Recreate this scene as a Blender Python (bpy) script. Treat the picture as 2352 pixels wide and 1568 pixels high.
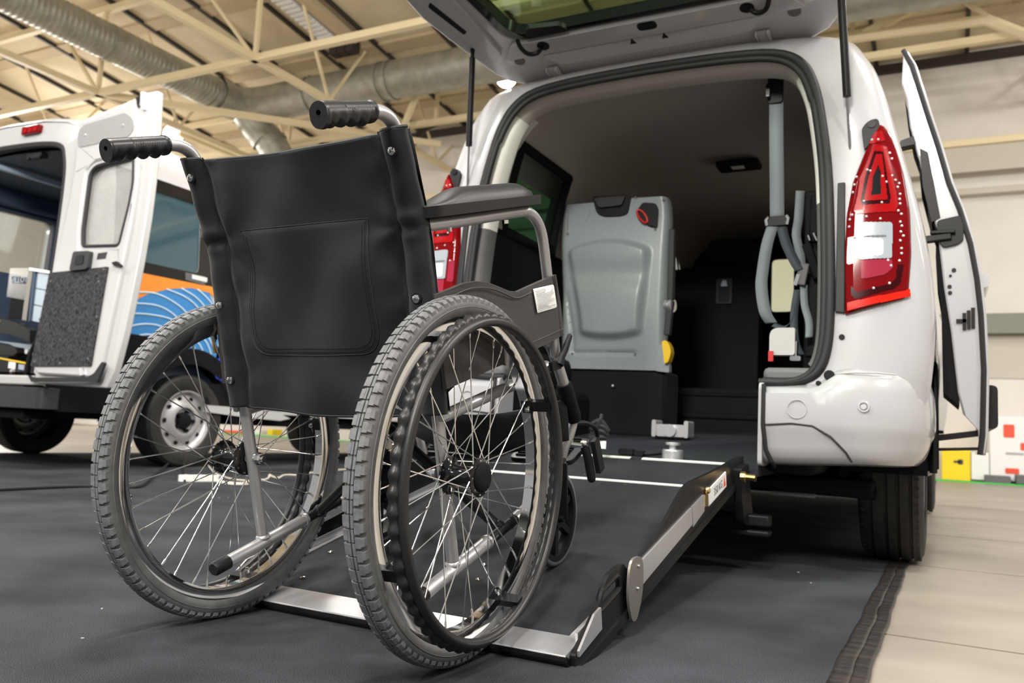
import bpy, bmesh, math, random
from math import sin, cos, pi, radians, sqrt, tan, atan2
from mathutils import Vector, Matrix, Euler
from mathutils.geometry import tessellate_polygon
random.seed(7)
for o in list(bpy.data.objects): bpy.data.objects.remove(o)
SC = bpy.context.scene
COL = SC.collection

# ------------------------------------------------------------------ camera
CAMP = Vector((0.95667, -2.58817, 0.38473))
CR = Vector((0.886393, 0.460099, 0.051155)); CF = Vector((-0.462915, 0.879934, 0.106894)); CU = Vector((0.004169, -0.118430, 0.992954))
FPX = 1906.86
cd = bpy.data.cameras.new('camera'); cam = bpy.data.objects.new('camera', cd); COL.objects.link(cam)
cam.matrix_world = Matrix(((CR.x, CU.x, -CF.x, CAMP.x), (CR.y, CU.y, -CF.y, CAMP.y), (CR.z, CU.z, -CF.z, CAMP.z), (0, 0, 0, 1)))
cd.sensor_width = 36; cd.sensor_fit = 'HORIZONTAL'; cd.lens = FPX * 36 / 2352
cd.clip_start = .02; cd.clip_end = 200
cd.dof.use_dof = True; cd.dof.focus_distance = 1.42; cd.dof.aperture_fstop = 6.0
SC.camera = cam

# ------------------------------------------------------------------ light
SC.view_settings.view_transform = 'Standard'; SC.view_settings.look = 'None'
SC.view_settings.gamma = 1; SC.view_settings.use_curve_mapping = False
SC.view_settings.exposure = 0.0
wd = bpy.data.worlds.new('hall_air'); SC.world = wd; wd.use_nodes = True
wd.node_tree.nodes['Background'].inputs[0].default_value = (1.0, .99, .975, 1)
wd.node_tree.nodes['Background'].inputs[1].default_value = .42

def area(loc, aim, size, watts, col=(1, .975, .94), sy=None):
    l = bpy.data.lights.new('hall_and_fill_light', 'AREA'); l.energy = watts; l.color = col
    l.shape = 'RECTANGLE'; l.size = size; l.size_y = sy or size
    o = bpy.data.objects.new('hall_and_fill_light', l); COL.objects.link(o)
    o.location = loc; o.rotation_euler = (Vector(aim) - Vector(loc)).to_track_quat('-Z', 'Y').to_euler()
    return o
for (x, y) in ((-7.5, -4), (-3.2, -4.5), (1.2, -4.5), (5.2, -3.5), (-1.2, -1.0), (3.4, 0.6), (-3.0, 2.4), (-9.5, 2.0), (4.5, 5.0)):
    area((x, y, 5.6), (x * .75, y * .75 + .3, 0), .5, 205, sy=.7)
area((8.5, 7.0, 6.2), (3.0, 11.6, 3.0), 1.2, 260)  # added fill out of view, brightens the right of the back wall
area((-17.5, 8.0, 4.4), (-9, 11.6, 2.6), 1.2, 300)  # unseen fill added for the left of the back wall
area((-15.5, 3, 4.2), (-20, 3, 1.0), 1.0, 850)  # fill added out of frame so the left wall is not dark
area((0.5, -5.5, 3.6), (-6, 6, 7.0), 1.2, 470, (1, .95, .86))      # added fills, out of view, that brighten the roof from below
area((-14.5, -4.5, 3.0), (-9.0, 7, 6.9), 1.2, 170, (1, .95, .86))  # second added roof fill, unseen
area((7.0, 2.5, 3.8), (3, 8, 6.6), 1.0, 120, (1, .95, .86))  # roof fill added for the right side, unseen

# ------------------------------------------------------------------ helpers
def U(px, py, ax, val):
    """photo pixel -> world point on the plane <ax> = val"""
    d = CR * ((px - 1176) / FPX) + CF - CU * ((py - 784) / FPX)
    i = 'xyz'.index(ax); return CAMP + d * ((val - CAMP[i]) / d[i])
def UP(px, py, P0, n):
    d = CR * ((px - 1176) / FPX) + CF - CU * ((py - 784) / FPX); n = Vector(n)
    return CAMP + d * ((Vector(P0) - CAMP).dot(n) / d.dot(n))
def lerp(a, b, t): return a + (b - a) * t
def interp(tab, x):
    if x <= tab[0][0]: return tab[0][1]
    for (a, b), (c, d) in zip(tab, tab[1:]):
        if x <= c: return b + (d - b) * (x - a) / (c - a)
    return tab[-1][1]
def sstep(a, b, x):
    t = max(0, min(1, (x - a) / (b - a))); return t * t * (3 - 2 * t)
def catmull(P, n=6, closed=False):
    P = [Vector(p) for p in P]; out = []; N = len(P)
    for i in range(N if closed else N - 1):
        if closed: a, b, c, d = P[i - 1], P[i], P[(i + 1) % N], P[(i + 2) % N]
        else: a, b, c, d = P[max(i - 1, 0)], P[i], P[i + 1], P[min(i + 2, N - 1)]
        for k in range(n):
            t = k / n
            out.append(.5 * ((2 * b) + (c - a) * t + (2 * a - 5 * b + 4 * c - d) * t * t + (3 * b - a - 3 * c + d) * t ** 3))
    if not closed: out.append(P[-1].copy())
    return out
def round_poly(P, r, n=4):
    out = []; N = len(P)
    for i in range(N):
        a, b, c = Vector(P[i - 1]), Vector(P[i]), Vector(P[(i + 1) % N])
        rr = r[i] if isinstance(r, (list, tuple)) else r
        u = (a - b); v = (c - b); k = min(rr, u.length * .49, v.length * .49)
        if k <= 1e-6: out.append(tuple(b)); continue
        p = b + u.normalized() * k; q = b + v.normalized() * k
        for j in range(n + 1):
            t = j / n; out.append(tuple(p * (1 - t) ** 2 + b * 2 * t * (1 - t) + q * t * t))
    return out
def rect(x0, y0, x1, y1): return [(x0, y0), (x1, y0), (x1, y1), (x0, y1)]
def ell(cx, cy, rx, ry, n=20, a0=0): return [(cx + rx * cos(a0 + 2 * pi * i / n), cy + ry * sin(a0 + 2 * pi * i / n)) for i in range(n)]

class MB:
    def __init__(s): s.v = []; s.f = []; s.m = []; s.cur = 0
    def add(s, vs, fs):
        b = len(s.v); s.v += [tuple(v) for v in vs]
        for f in fs: s.f.append(tuple(b + i for i in f)); s.m.append(s.cur)
        return s
    def box(s, c, d, rot=None):
        x, y, z = d[0] / 2, d[1] / 2, d[2] / 2; M = rot or Matrix.Identity(3); c = Vector(c)
        vs = [c + M @ Vector((a * x, b * y, e * z)) for a in (-1, 1) for b in (-1, 1) for e in (-1, 1)]
        return s.add(vs, [(0, 1, 3, 2), (4, 6, 7, 5), (0, 4, 5, 1), (2, 3, 7, 6), (0, 2, 6, 4), (1, 5, 7, 3)])
    def rbox(s, c, d, r, rot=None, n=3):
        """box rounded in its two largest plan directions (x,z) with depth y"""
        P = round_poly(rect(-d[0] / 2, -d[2] / 2, d[0] / 2, d[2] / 2), r, n); M = rot or Matrix.Identity(3); c = Vector(c)
        return s.prism(P, [], lambda u, v, w: c + M @ Vector((u, w, v)), -d[1] / 2, d[1] / 2)
    def bar(s, a, b, w, h=None, up=(0, 0, 1)):
        a, b = Vector(a), Vector(b); d = (b - a); L = d.length; d.normalize(); up = Vector(up)
        if abs(d.dot(up)) > .98: up = Vector((0, 1, 0))
        x = d.cross(up).normalized(); z = x.cross(d)
        return s.box((a + b) / 2, (w, L, h or w), Matrix((x, d, z)).transposed())
    def tube(s, P, r, n=10, closed=False, caps=True, rf=None):
        P = [Vector(p) for p in P]; N = len(P); rings = []; up = None
        for i in range(N):
            if closed: t = P[(i + 1) % N] - P[i - 1]
            else: t = P[min(i + 1, N - 1)] - P[max(i - 1, 0)]
            t.normalize()
            if up is None:
                up = Vector((0, 0, 1)) if abs(t.z) < .9 else Vector((0, 1, 0))
            x = up.cross(t).normalized(); up = t.cross(x).normalized()
            rr = rf(i / (N if closed else N - 1)) * r if rf else r
            rings.append([P[i] + (x * cos(2 * pi * k / n) + up * sin(2 * pi * k / n)) * rr for k in range(n)])
        b = [v for R in rings for v in R]; fs = []
        for i in range(N if closed else N - 1):
            for k in range(n):
                j = (i + 1) % N; fs.append((i * n + k, i * n + (k + 1) % n, j * n + (k + 1) % n, j * n + k))
        if caps and not closed: fs += [tuple(range(n))[::-1], tuple((N - 1) * n + k for k in range(n))]
        return s.add(b, fs)
    def cyl(s, a, b, r, n=16): return s.tube([a, b], r, n)
    def lathe(s, prof, o=(0, 0, 0), ax='x', n=48, closed=False, sgn=1):
        """prof = [(axial, radius)]"""
        o = Vector(o); vs = []
        for k in range(n):
            a = 2 * pi * k / n
            for (h, r) in prof:
                p = {'x': (h * sgn, r * cos(a), r * sin(a)), 'y': (r * cos(a), h * sgn, r * sin(a)), 'z': (r * cos(a), r * sin(a), h * sgn)}[ax]
                vs.append(o + Vector(p))
        m = len(prof); fs = []
        for k in range(n):
            for i in range(m if closed else m - 1):
                j = (i + 1) % m; q = (k + 1) % n
                fs.append((k * m + i, q * m + i, q * m + j, k * m + j))
        return s.add(vs, fs)
    def prism(s, outer, holes, fn, w0, w1, back=True):
        loops = [outer] + list(holes); flat = [p for L in loops for p in L]
        tr = tessellate_polygon([[Vector((p[0], p[1], 0)) for p in L] for L in loops])
        A = [fn(p[0], p[1], w0) for p in flat]; B = [fn(p[0], p[1], w1) for p in flat]; n = len(flat)
        fs = [tuple(t) for t in tr]
        if back: fs += [tuple(n + i for i in t[::-1]) for t in tr]
        b = 0
        for L in loops:
            m = len(L)
            for i in range(m): fs.append((b + i, b + (i + 1) % m, n + b + (i + 1) % m, n + b + i))
            b += m
        return s.add(A + B, fs)
    def grid(s, G, skip=None, mat=None, closed=False):
        nr, nc = len(G), len(G[0]); b = len(s.v); s.v += [tuple(p) for R in G for p in R]
        for i in range(nr - 1):
            for j in range(nc if closed else nc - 1):
                if skip and skip(i, j): continue
                q = (j + 1) % nc
                s.f.append((b + i * nc + j, b + i * nc + q, b + (i + 1) * nc + q, b + (i + 1) * nc + j))
                s.m.append(mat(i, j) if mat else s.cur)
        return s
    def sphere(s, c, r, n=10, m=7, sc=(1, 1, 1)):
        c = Vector(c); G = []
        for i in range(m + 1):
            t = pi * i / m
            G.append([c + Vector((sc[0] * r * sin(t) * cos(2 * pi * k / n), sc[1] * r * sin(t) * sin(2 * pi * k / n), sc[2] * r * cos(t))) for k in range(n)])
        return s.grid(G, closed=True)
    def build(s, name, mats, parent=None, local=False, smooth=True, ang=35, bevel=0, solid=0, loc=None, kind=None, label=None, bseg=2):
        me = bpy.data.meshes.new(name)
        off = Vector((0, 0, 0))
        if parent and not local: off = root_loc(parent)
        if loc is not None: off = off + Vector(loc)
        me.from_pydata([Vector(v) - off for v in s.v] if loc is None or not local else [Vector(v) for v in s.v], [], s.f)
        for m in (mats if isinstance(mats, (list, tuple)) else [mats]): me.materials.append(m)
        if any(s.m): me.polygons.foreach_set('material_index', s.m)
        bm = bmesh.new(); bm.from_mesh(me); bmesh.ops.delete(bm, geom=[v for v in bm.verts if not v.link_faces], context='VERTS'); bmesh.ops.remove_doubles(bm, verts=bm.verts, dist=1e-6)
        bmesh.ops.recalc_face_normals(bm, faces=bm.faces); bm.to_mesh(me); bm.free()
        if smooth:
            me.polygons.foreach_set('use_smooth', [True] * len(me.polygons)); me.set_sharp_from_angle(angle=radians(ang))
        me.update()
        o = bpy.data.objects.new(name, me); COL.objects.link(o)
        if parent: o.parent = parent
        if loc is not None: o.location = loc
        if solid:
            md = o.modifiers.new('solid', 'SOLIDIFY'); md.thickness = solid; md.offset = 0
        if bevel:
            md = o.modifiers.new('bevel', 'BEVEL'); md.width = bevel; md.segments = bseg; md.limit_method = 'ANGLE'; md.angle_limit = radians(40)
        if kind: o['kind'] = kind
        if label: o['label'] = label
        return o
def root_loc(o):
    L = Vector((0, 0, 0))
    while o: L = L + o.location; o = o.parent
    return L
def thing(name, label, cat, loc=(0, 0, 0), rot=(0, 0, 0), group=None):
    o = bpy.data.objects.new(name, None); COL.objects.link(o); o.location = loc; o.rotation_euler = rot
    o.empty_display_size = .1; o['label'] = label; o['category'] = cat
    if group: o['group'] = group
    return o
def tag(o, label, cat, group=None):
    o['label'] = label; o['category'] = cat
    if group: o['group'] = group
    return o
def struct(o): o['kind'] = 'structure'; return o
def text(name, body, size, mat, parent, M, depth=.0006):
    c = bpy.data.curves.new(name, 'FONT'); c.body = body; c.size = size; c.extrude = depth; c.align_x = 'CENTER'; c.align_y = 'CENTER'; c.resolution_u = 3
    t = bpy.data.objects.new(name, c); COL.objects.link(t); bpy.context.view_layer.update()
    me = bpy.data.meshes.new_from_object(t.evaluated_get(bpy.context.evaluated_depsgraph_get()))
    bpy.data.objects.remove(t); me.transform(M)
    if parent: me.transform(Matrix.Translation(-root_loc(parent)))
    me.materials.clear(); me.materials.append(mat)
    o = bpy.data.objects.new(name, me); COL.objects.link(o); o.parent = parent; return o

# ------------------------------------------------------------------ materials
def mat(name, col, rough=.5, metal=0, var=None, scale=30, bump=0, bscale=None, coat=0, spec=.5, emit=0, sheen=0, stretch=None, detail=4, det=None):
    m = bpy.data.materials.new(name); m.use_nodes = True; nt = m.node_tree; b = nt.nodes['Principled BSDF']
    b.inputs['Base Color'].default_value = (*col, 1); b.inputs['Roughness'].default_value = rough; b.inputs['Metallic'].default_value = metal
    b.inputs['Specular IOR Level'].default_value = spec; b.inputs['Coat Weight'].default_value = coat; b.inputs['Coat Roughness'].default_value = .04
    if sheen: b.inputs['Sheen Weight'].default_value = sheen; b.inputs['Sheen Roughness'].default_value = .6
    if emit: b.inputs['Emission Color'].default_value = (*col, 1); b.inputs['Emission Strength'].default_value = emit
    L = nt.links.new
    tc = nt.nodes.new('ShaderNodeTexCoord'); vec = tc.outputs['Object']
    if stretch:
        mp = nt.nodes.new('ShaderNodeMapping'); mp.inputs['Scale'].default_value = stretch; L(vec, mp.inputs[0]); vec = mp.outputs[0]
    if var is not None:
        n = nt.nodes.new('ShaderNodeTexNoise'); n.inputs['Scale'].default_value = scale; n.inputs['Detail'].default_value = detail; L(vec, n.inputs[0])
        r = nt.nodes.new('ShaderNodeValToRGB'); r.color_ramp.elements[0].color = (*col, 1); r.color_ramp.elements[1].color = (*var, 1)
        r.color_ramp.elements[0].position = .35; r.color_ramp.elements[1].position = .65
        L(n.outputs[0], r.inputs[0]); out = r.outputs[0]
        if det:   # second, larger scale blotches: (scale, darkest factor)
            n2 = nt.nodes.new('ShaderNodeTexNoise'); n2.inputs['Scale'].default_value = det[0]; n2.inputs['Detail'].default_value = 5; L(vec, n2.inputs[0])
            mr = nt.nodes.new('ShaderNodeMapRange'); mr.inputs[1].default_value = .35; mr.inputs[2].default_value = .65; mr.inputs[3].default_value = det[1]; mr.inputs[4].default_value = 1; L(n2.outputs[0], mr.inputs[0])
            mx = nt.nodes.new('ShaderNodeMix'); mx.data_type = 'RGBA'; mx.blend_type = 'MULTIPLY'; mx.inputs[0].default_value = 1
            L(out, mx.inputs[6]); L(mr.outputs[0], mx.inputs[7]); out = mx.outputs[2]
        L(out, b.inputs['Base Color'])
    if bump:
        n3 = nt.nodes.new('ShaderNodeTexNoise'); n3.inputs['Scale'].default_value = bscale or scale; n3.inputs['Detail'].default_value = 3; L(vec, n3.inputs[0])
        bp = nt.nodes.new('ShaderNodeBump'); bp.inputs['Strength'].default_value = bump; bp.inputs['Distance'].default_value = .004; L(n3.outputs[0], bp.inputs['Height']); L(bp.outputs[0], b.inputs['Normal'])
    return m
def glass(name, tint, alpha, rough=.02):
    m = bpy.data.materials.new(name); m.use_nodes = True; nt = m.node_tree; nt.nodes.remove(nt.nodes['Principled BSDF'])
    out = nt.nodes['Material Output']; t = nt.nodes.new('ShaderNodeBsdfTransparent'); t.inputs[0].default_value = (*tint, 1)
    g = nt.nodes.new('ShaderNodeBsdfGlossy'); g.inputs[0].default_value = (1, 1, 1, 1); g.inputs[1].default_value = rough
    mx = nt.nodes.new('ShaderNodeMixShader'); lw = nt.nodes.new('ShaderNodeLayerWeight'); lw.inputs[0].default_value = .5
    pw = nt.nodes.new('ShaderNodeMath'); pw.operation = 'POWER'; pw.inputs[1].default_value = 4
    ad = nt.nodes.new('ShaderNodeMath'); ad.operation = 'ADD'; ad.inputs[1].default_value = alpha + .04; ad.use_clamp = True
    L = nt.links.new; L(lw.outputs[1], pw.inputs[0]); L(pw.outputs[0], ad.inputs[0]); L(ad.outputs[0], mx.inputs[0]); L(t.outputs[0], mx.inputs[1]); L(g.outputs[0], mx.inputs[2]); L(mx.outputs[0], out.inputs[0])
    return m
def milky(name, col, k):
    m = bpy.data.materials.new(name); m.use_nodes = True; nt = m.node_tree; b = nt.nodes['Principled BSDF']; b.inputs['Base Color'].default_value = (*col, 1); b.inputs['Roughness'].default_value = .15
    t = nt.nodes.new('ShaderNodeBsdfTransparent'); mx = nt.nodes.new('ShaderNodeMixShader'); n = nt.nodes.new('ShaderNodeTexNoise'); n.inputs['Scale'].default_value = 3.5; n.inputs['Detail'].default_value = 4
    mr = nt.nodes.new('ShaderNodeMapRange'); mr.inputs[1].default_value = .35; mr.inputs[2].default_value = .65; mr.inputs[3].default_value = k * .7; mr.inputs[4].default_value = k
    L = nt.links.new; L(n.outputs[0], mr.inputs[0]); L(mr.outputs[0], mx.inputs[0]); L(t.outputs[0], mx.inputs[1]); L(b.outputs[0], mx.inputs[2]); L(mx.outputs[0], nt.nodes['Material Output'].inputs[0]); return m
M = {}
M['clearplastic'] = milky('clear_plastic', (.42, .43, .42), .22)
M['dglass'] = milky('milky_glass', (.50, .50, .48), .55)  # pale diffuse mix, uneven by noise, over a clear pane
M['carpet'] = mat('grey_needlefelt', (.010, .0112, .0135), .98, var=(.088, .094, .105), scale=700, spec=.05, det=(2.2, .50), detail=4)
M['concrete'] = mat('polished_concrete', (.345, .305, .255), .42, var=(.29, .255, .21), scale=3, bump=.03, bscale=60, det=(1.1, .82), stretch=(1, 1.3, 1))
M['tape'] = mat('black_tape', (.010, .008, .0075), .5, var=(.030, .025, .023), scale=14, bump=.3, bscale=40, stretch=(1, 3, 1), spec=.3)
M['joint'] = mat('floor_joint', (.12, .085, .05), .9)
M['white'] = mat('van_white_paint', (.43, .43, .445), .26, coat=.8, spec=.4)
M['white2'] = mat('minibus_white_paint', (.49, .49, .49), .3, coat=.7)
M['wall'] = mat('hall_wall_paint', (.74, .70, .65), .8, var=(.70, .66, .60), scale=2)
M['wallband'] = mat('hall_wall_band', (.56, .51, .43), .8)
M['pipe'] = mat('green_grey_pipe', (.20, .21, .17), .5)
M['roof'] = mat('roof_panel_beige', (.78, .66, .46), .85, var=(.68, .57, .39), scale=1.5)
M['purlin'] = mat('dark_purlin', (.035, .028, .022), .6)
M['rafter'] = mat('beige_rafter', (.58, .46, .30), .8)
M['truss'] = mat('cream_steel', (.84, .71, .46), .55)
M['duct'] = mat('galvanised_duct', (.46, .46, .40), .46, .6, var=(.36, .36, .31), scale=6)
M['lamp'] = mat('floodlight_lens', (1, .97, .92), .5, emit=13)
M['steel'] = mat('grey_painted_tube', (.42, .42, .43), .36, .6, spec=.5)
M['chrome'] = mat('chrome', (.78, .78, .78), .10, 1)
M['spoke'] = mat('zinc_spoke', (.80, .80, .78), .22, 1)
M['alu'] = mat('brushed_aluminium', (.72, .72, .74), .34, .8, bump=.05, bscale=200)
M['plate'] = mat('anodised_plate', (.30, .285, .265), .45, .8)
M['black'] = mat('black_plastic', (.010, .010, .011), .42, spec=.2)
M['blackmat'] = mat('black_matt_plastic', (.008, .008, .009), .75, spec=.12)
M['blackgl'] = mat('black_gloss', (.006, .006, .007), .12)
M['rubber'] = mat('tyre_rubber', (.095, .095, .096), .6, var=(.12, .12, .12), scale=50)
M['knob'] = mat('tread_rubber', (.165, .168, .175), .75, var=(.12, .122, .128), scale=120)
M['tyre'] = mat('van_tyre_rubber', (.012, .012, .012), .7, var=(.022, .021, .020), scale=25)
M['nylon'] = mat('black_nylon', (.0042, .0057, .0076), .56, sheen=.08, var=(.0066, .0086, .0112), scale=420, bump=.10, bscale=1500, spec=.28)
M['thread'] = mat('stitching', (.006, .006, .007), .9)
M['hem'] = mat('nylon_hem', (.022, .024, .027), .75)
M['rimrub'] = mat('handrim_rubber', (.016, .016, .017), .40, spec=.45)
M['darkgrey'] = mat('dark_grey_plastic', (.030, .031, .034), .5, spec=.35)
M['coverwhite'] = mat('off_white_cover', (.46, .46, .45), .5)
M['grip'] = mat('grip_rubber', (.010, .010, .012), .36, spec=.4)
M['vinyl'] = mat('armrest_vinyl', (.016, .016, .018), .40, bump=.12, bscale=700, spec=.45)
M['skirt'] = mat('brown_grey_skirt', (.034, .031, .030), .58, var=(.044, .041, .039), scale=300, bump=.15, bscale=400, spec=.35)
M['paper'] = mat('white_label', (.82, .82, .80), .6)
M['lintgrey'] = mat('pale_lint', (.34, .34, .33), .8)
M['ink'] = mat('grey_print', (.42, .42, .43), .8)
M['inkdark'] = mat('black_print', (.05, .05, .05), .8)
M['deck'] = mat('ramp_deck_mat', (.020, .0215, .025), .8, var=(.040, .043, .049), scale=800, spec=.15, det=(4, .6))
M['vanmat'] = mat('van_floor_mat', (.017, .019, .024), .85, var=(.030, .033, .042), scale=150, spec=.2)
M['trimdark'] = mat('dark_interior_trim', (.009, .009, .010), .7, spec=.15)
M['trimgrey'] = mat('grey_interior_trim', (.12, .12, .125), .6)
M['pillar'] = mat('pale_pillar_trim', (.80, .79, .76), .65)
M['head'] = mat('headliner', (.42, .39, .36), .95, spec=.1)
M['seal'] = mat('door_seal_rubber', (.020, .020, .022), .55, spec=.3)
M['seatshell'] = mat('grey_seat_shell', (.255, .292, .310), .36, var=(.28, .317, .333), scale=90, bump=.06, bscale=300)
M['red'] = mat('red_plastic', (.50, .012, .012), .4)
M['yellow'] = mat('yellow_plastic', (.85, .55, .01), .45)
M['belt'] = mat('grey_webbing', (.21, .245, .265), .7, bump=.3, bscale=400)
M['beltdark'] = mat('dark_webbing', (.045, .056, .068), .7)
M['lensred'] = mat('red_lens', (.15, .0015, .003), .10, coat=.12, spec=.12)
M['lensbright'] = mat('bright_red_reflector', (.31, .0025, .004), .2, coat=.12, spec=.12)
M['lensdark'] = mat('dark_red_lens', (.030, .001, .002), .14, coat=.12, spec=.12)
M['lensorange'] = mat('orange_red_reflector', (.55, .014, .006), .22, coat=.12, spec=.12)
M['lenspink'] = mat('pink_red_lens', (.28, .022, .045), .14, coat=.12, spec=.12)
M['lenswhite'] = mat('clear_lens', (.40, .44, .48), .22, .3, coat=.15, spec=.2)
M['glintchrome'] = mat('glint_chrome', (1, .95, .95), .22, .6)
M['gglass'] = glass('green_tinted_glass', (.035, .095, .055), .0)
M['hglass'] = glass('hatch_glass', (.58, .70, .54), .02)
M['wglass'] = glass('windscreen_glass', (.82, .90, .72), .0)
M['cglass'] = glass('clear_glass', (.82, .86, .86), .10)
M['bglass'] = mat('minibus_window_glass', (.03, .075, .095), .06, coat=.5)
M['navy'] = mat('navy_interior', (.055, .080, .135), .6)
M['navymid'] = mat('grey_blue_ceiling', (.12, .145, .19), .6)
M['strip'] = mat('blue_white_light_strip', (.55, .70, .90), .3)
M['felt'] = mat('grey_felt_lining', (.010, .010, .013), .95, var=(.085, .085, .088), scale=150, bump=.5, bscale=160, stretch=(1, 1, .35), spec=.1)
M['greypad'] = mat('grey_board', (.26, .26, .265), .9, var=(.30, .30, .30), scale=120)
M['orange'] = mat('livery_orange', (.90, .26, .010), .3, coat=.7)
M['blue'] = mat('livery_blue', (.016, .22, .56), .3, coat=.7)
M['lblue'] = mat('livery_line', (.46, .62, .76), .4, coat=.4)
M['ink2'] = mat('livery_letter_blue', (.02, .05, .55), .4)
M['slat'] = mat('pale_lift_slats', (.42, .50, .58), .4, .35)
M['wheelsilver'] = mat('silver_steel_wheel', (.50, .50, .50), .35, .5)
M['brass'] = mat('brass', (.85, .62, .30), .25, 1)
M['cord'] = mat('cream_cable', (.70, .63, .54), .6)
M['whitepl'] = mat('white_plastic', (.85, .84, .80), .45)
M['boothwhite'] = mat('booth_white', (.85, .84, .83), .5)
M['boothred'] = mat('booth_red', (.80, .08, .03), .5)
M['boothyellow'] = mat('booth_yellow', (.95, .66, .005), .5)
M['boothgreen'] = mat('booth_green', (.05, .55, .08), .6)
# ------------------------------------------------------------------ hall shell
fl = MB(); fl.box((-3, 4, -.046), (46, 34, .06)); floor = struct(fl.build('floor', M['joint'], smooth=False))
xs = [-22, -17.5, -13, -8.5, -4, .5, 5, 9.5, 14, 18.5]
ys = [-13 + .688 - 1.27 * 0 + 0]  # joints run across the hall every 1.27 m (one of them at y = -0.58)
y0 = -.582 - 1.27 * 8
for j in range(19):
    for i in range(len(xs) - 1):
        a, b = xs[i], xs[i + 1]; y = y0 + 1.27 * j
        if y > 11.6 or not (-17 < (a + b) / 2 < 12): continue
        m = MB(); m.box(((a + b) / 2, y + .635, -.0155), (b - a - .010, 1.256, .019)); m.build('concrete_slab', M['concrete'], floor, smooth=False)
# carpet over the slabs
cp = thing('carpet', 'large charcoal exhibition carpet under wheelchair and vans', 'carpet')
m = MB(); m.box((-2.495, 3.0, -.0025), (6.61, 15.0, .005)); m.build('pile', M['carpet'], cp, smooth=False)
def tape(x0, x1, z):
    m = MB(); G = []
    for i in range(180):
        y = -4.4 + i * .083; k = random.random()
        G.append([(lerp(x0, x1, t / 4) + (.0015 * sin(y * 9) + .0015 * sin(y * 23)), y, z + .0008 * random.random() + (.0012 if k > .85 else 0)) for t in range(5)])
    m.grid(G); return m.build('edge_tape', M['tape'], cp, solid=.001)
tape(.780, .812, .0012); tape(.810, .841, .0008)
rl = random.Random(11); m = MB()
for k in range(26):
    q = Vector((rl.uniform(-2.2, .7), rl.uniform(-1.9, .4), .0015)); m.box(q, (rl.uniform(.003, .008), rl.uniform(.002, .004), .002), Matrix.Rotation(rl.uniform(0, 3), 3, 'Z'))
m.build('lint', M['lintgrey'], cp, smooth=False, kind='stuff')

S = 1.292
def H(x, y, z): return CAMP + S * (Vector((x, y, z)) - CAMP)
RZ = lambda y: 5.7 - .115 * (y - 4.1)
def hbar(m, a, b, w, h=None): m.bar(H(*a), H(*b), w, h)
YB = (11.6 - CAMP.y) / S + CAMP.y          # back wall in unscaled hall coordinates
# ceiling: sloping roof of beige panels between purlins and rafters
pur = [-15.8, -14.8, -13.8, -12.8, -11.76, -10.63, -9.7, -8.74, -7.66, -6.72, -5.86, -4.85, -3.8, -2.8, -1.8, -.8, .2, 1.2, 2.2, 3.2, 4.2, 5.2]
raf = [-3.0, -1.5, 0, 1.6, 3.15, 4.65, 6.1, 7.6, YB + .1]
m = MB(); m.prism([(-16.4, -3.4), (5.6, -3.4), (5.6, YB + .2), (-16.4, YB + .2)], [], lambda u, v, w: H(u, v, RZ(v) + .12 + w), 0, .06)
ceil = struct(m.build('ceiling', M['roof'], smooth=False))
for i in range(len(pur) - 1):
    for j in range(len(raf) - 1):
        m = MB(); m.prism(rect(pur[i] + .02, raf[j] + .02, pur[i + 1] - .02, raf[j + 1] - .02), [], lambda u, v, w: H(u, v, RZ(v) + w), .03, .09)
        m.build('roof_panel', M['roof'], ceil, smooth=False)
for x in pur:
    m = MB(); m.prism(rect(x - .022, -3.2, x + .022, YB), [], lambda u, v, w: H(u, v, RZ(v) + w), -.02, .08); m.build('purlin', M['purlin'], ceil, smooth=False)
for y in raf[:-1]:
    m = MB(); m.prism(rect(-16.2, y - .10, 5.4, y + .10), [], lambda u, v, w: H(u, v, RZ(v) + w), -.0, .1); m.build('rafter', M['rafter'], ceil, smooth=False)
# walls
bw = MB(); bw.box((-3, 11.7, 3.6), (46, .2, 7.6)); struct(bw.build('wall_back', M['wall'], smooth=False))
lw = MB(); lw.box((-21, 3, 3.6), (.2, 17.4, 7.6)); struct(lw.build('wall_left', M['wall'], smooth=False))
rw = MB(); rw.box((12.5, 5, 3.6), (.2, 13, 7.6)); struct(rw.build('wall_right', M['wall'], smooth=False))
def trim(i, z0, z1, mt, d=.08, x0=-20, x1=12):
    m = MB(); m.box(((x0 + x1) / 2, 11.6 - d / 2 + .02, (z0 + z1) / 2), (x1 - x0, d, z1 - z0)); return struct(m.build('trim_%d' % i, M[mt], smooth=False, bevel=.01))
trim(1, 2.17, 2.47, 'pipe', .22, -1, 12); trim(2, 1.52, 2.17, 'wallband', .04, -1, 12); trim(3, 4.62, 5.1, 'wallband', .30); trim(4, 5.02, 5.12, 'truss', .36); trim(5, 4.30, 4.40, 'wallband', .2)
trim(6, 6.45, 6.6, 'purlin', .1)
# recesses (windows band) low on the left part of the back wall

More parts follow.
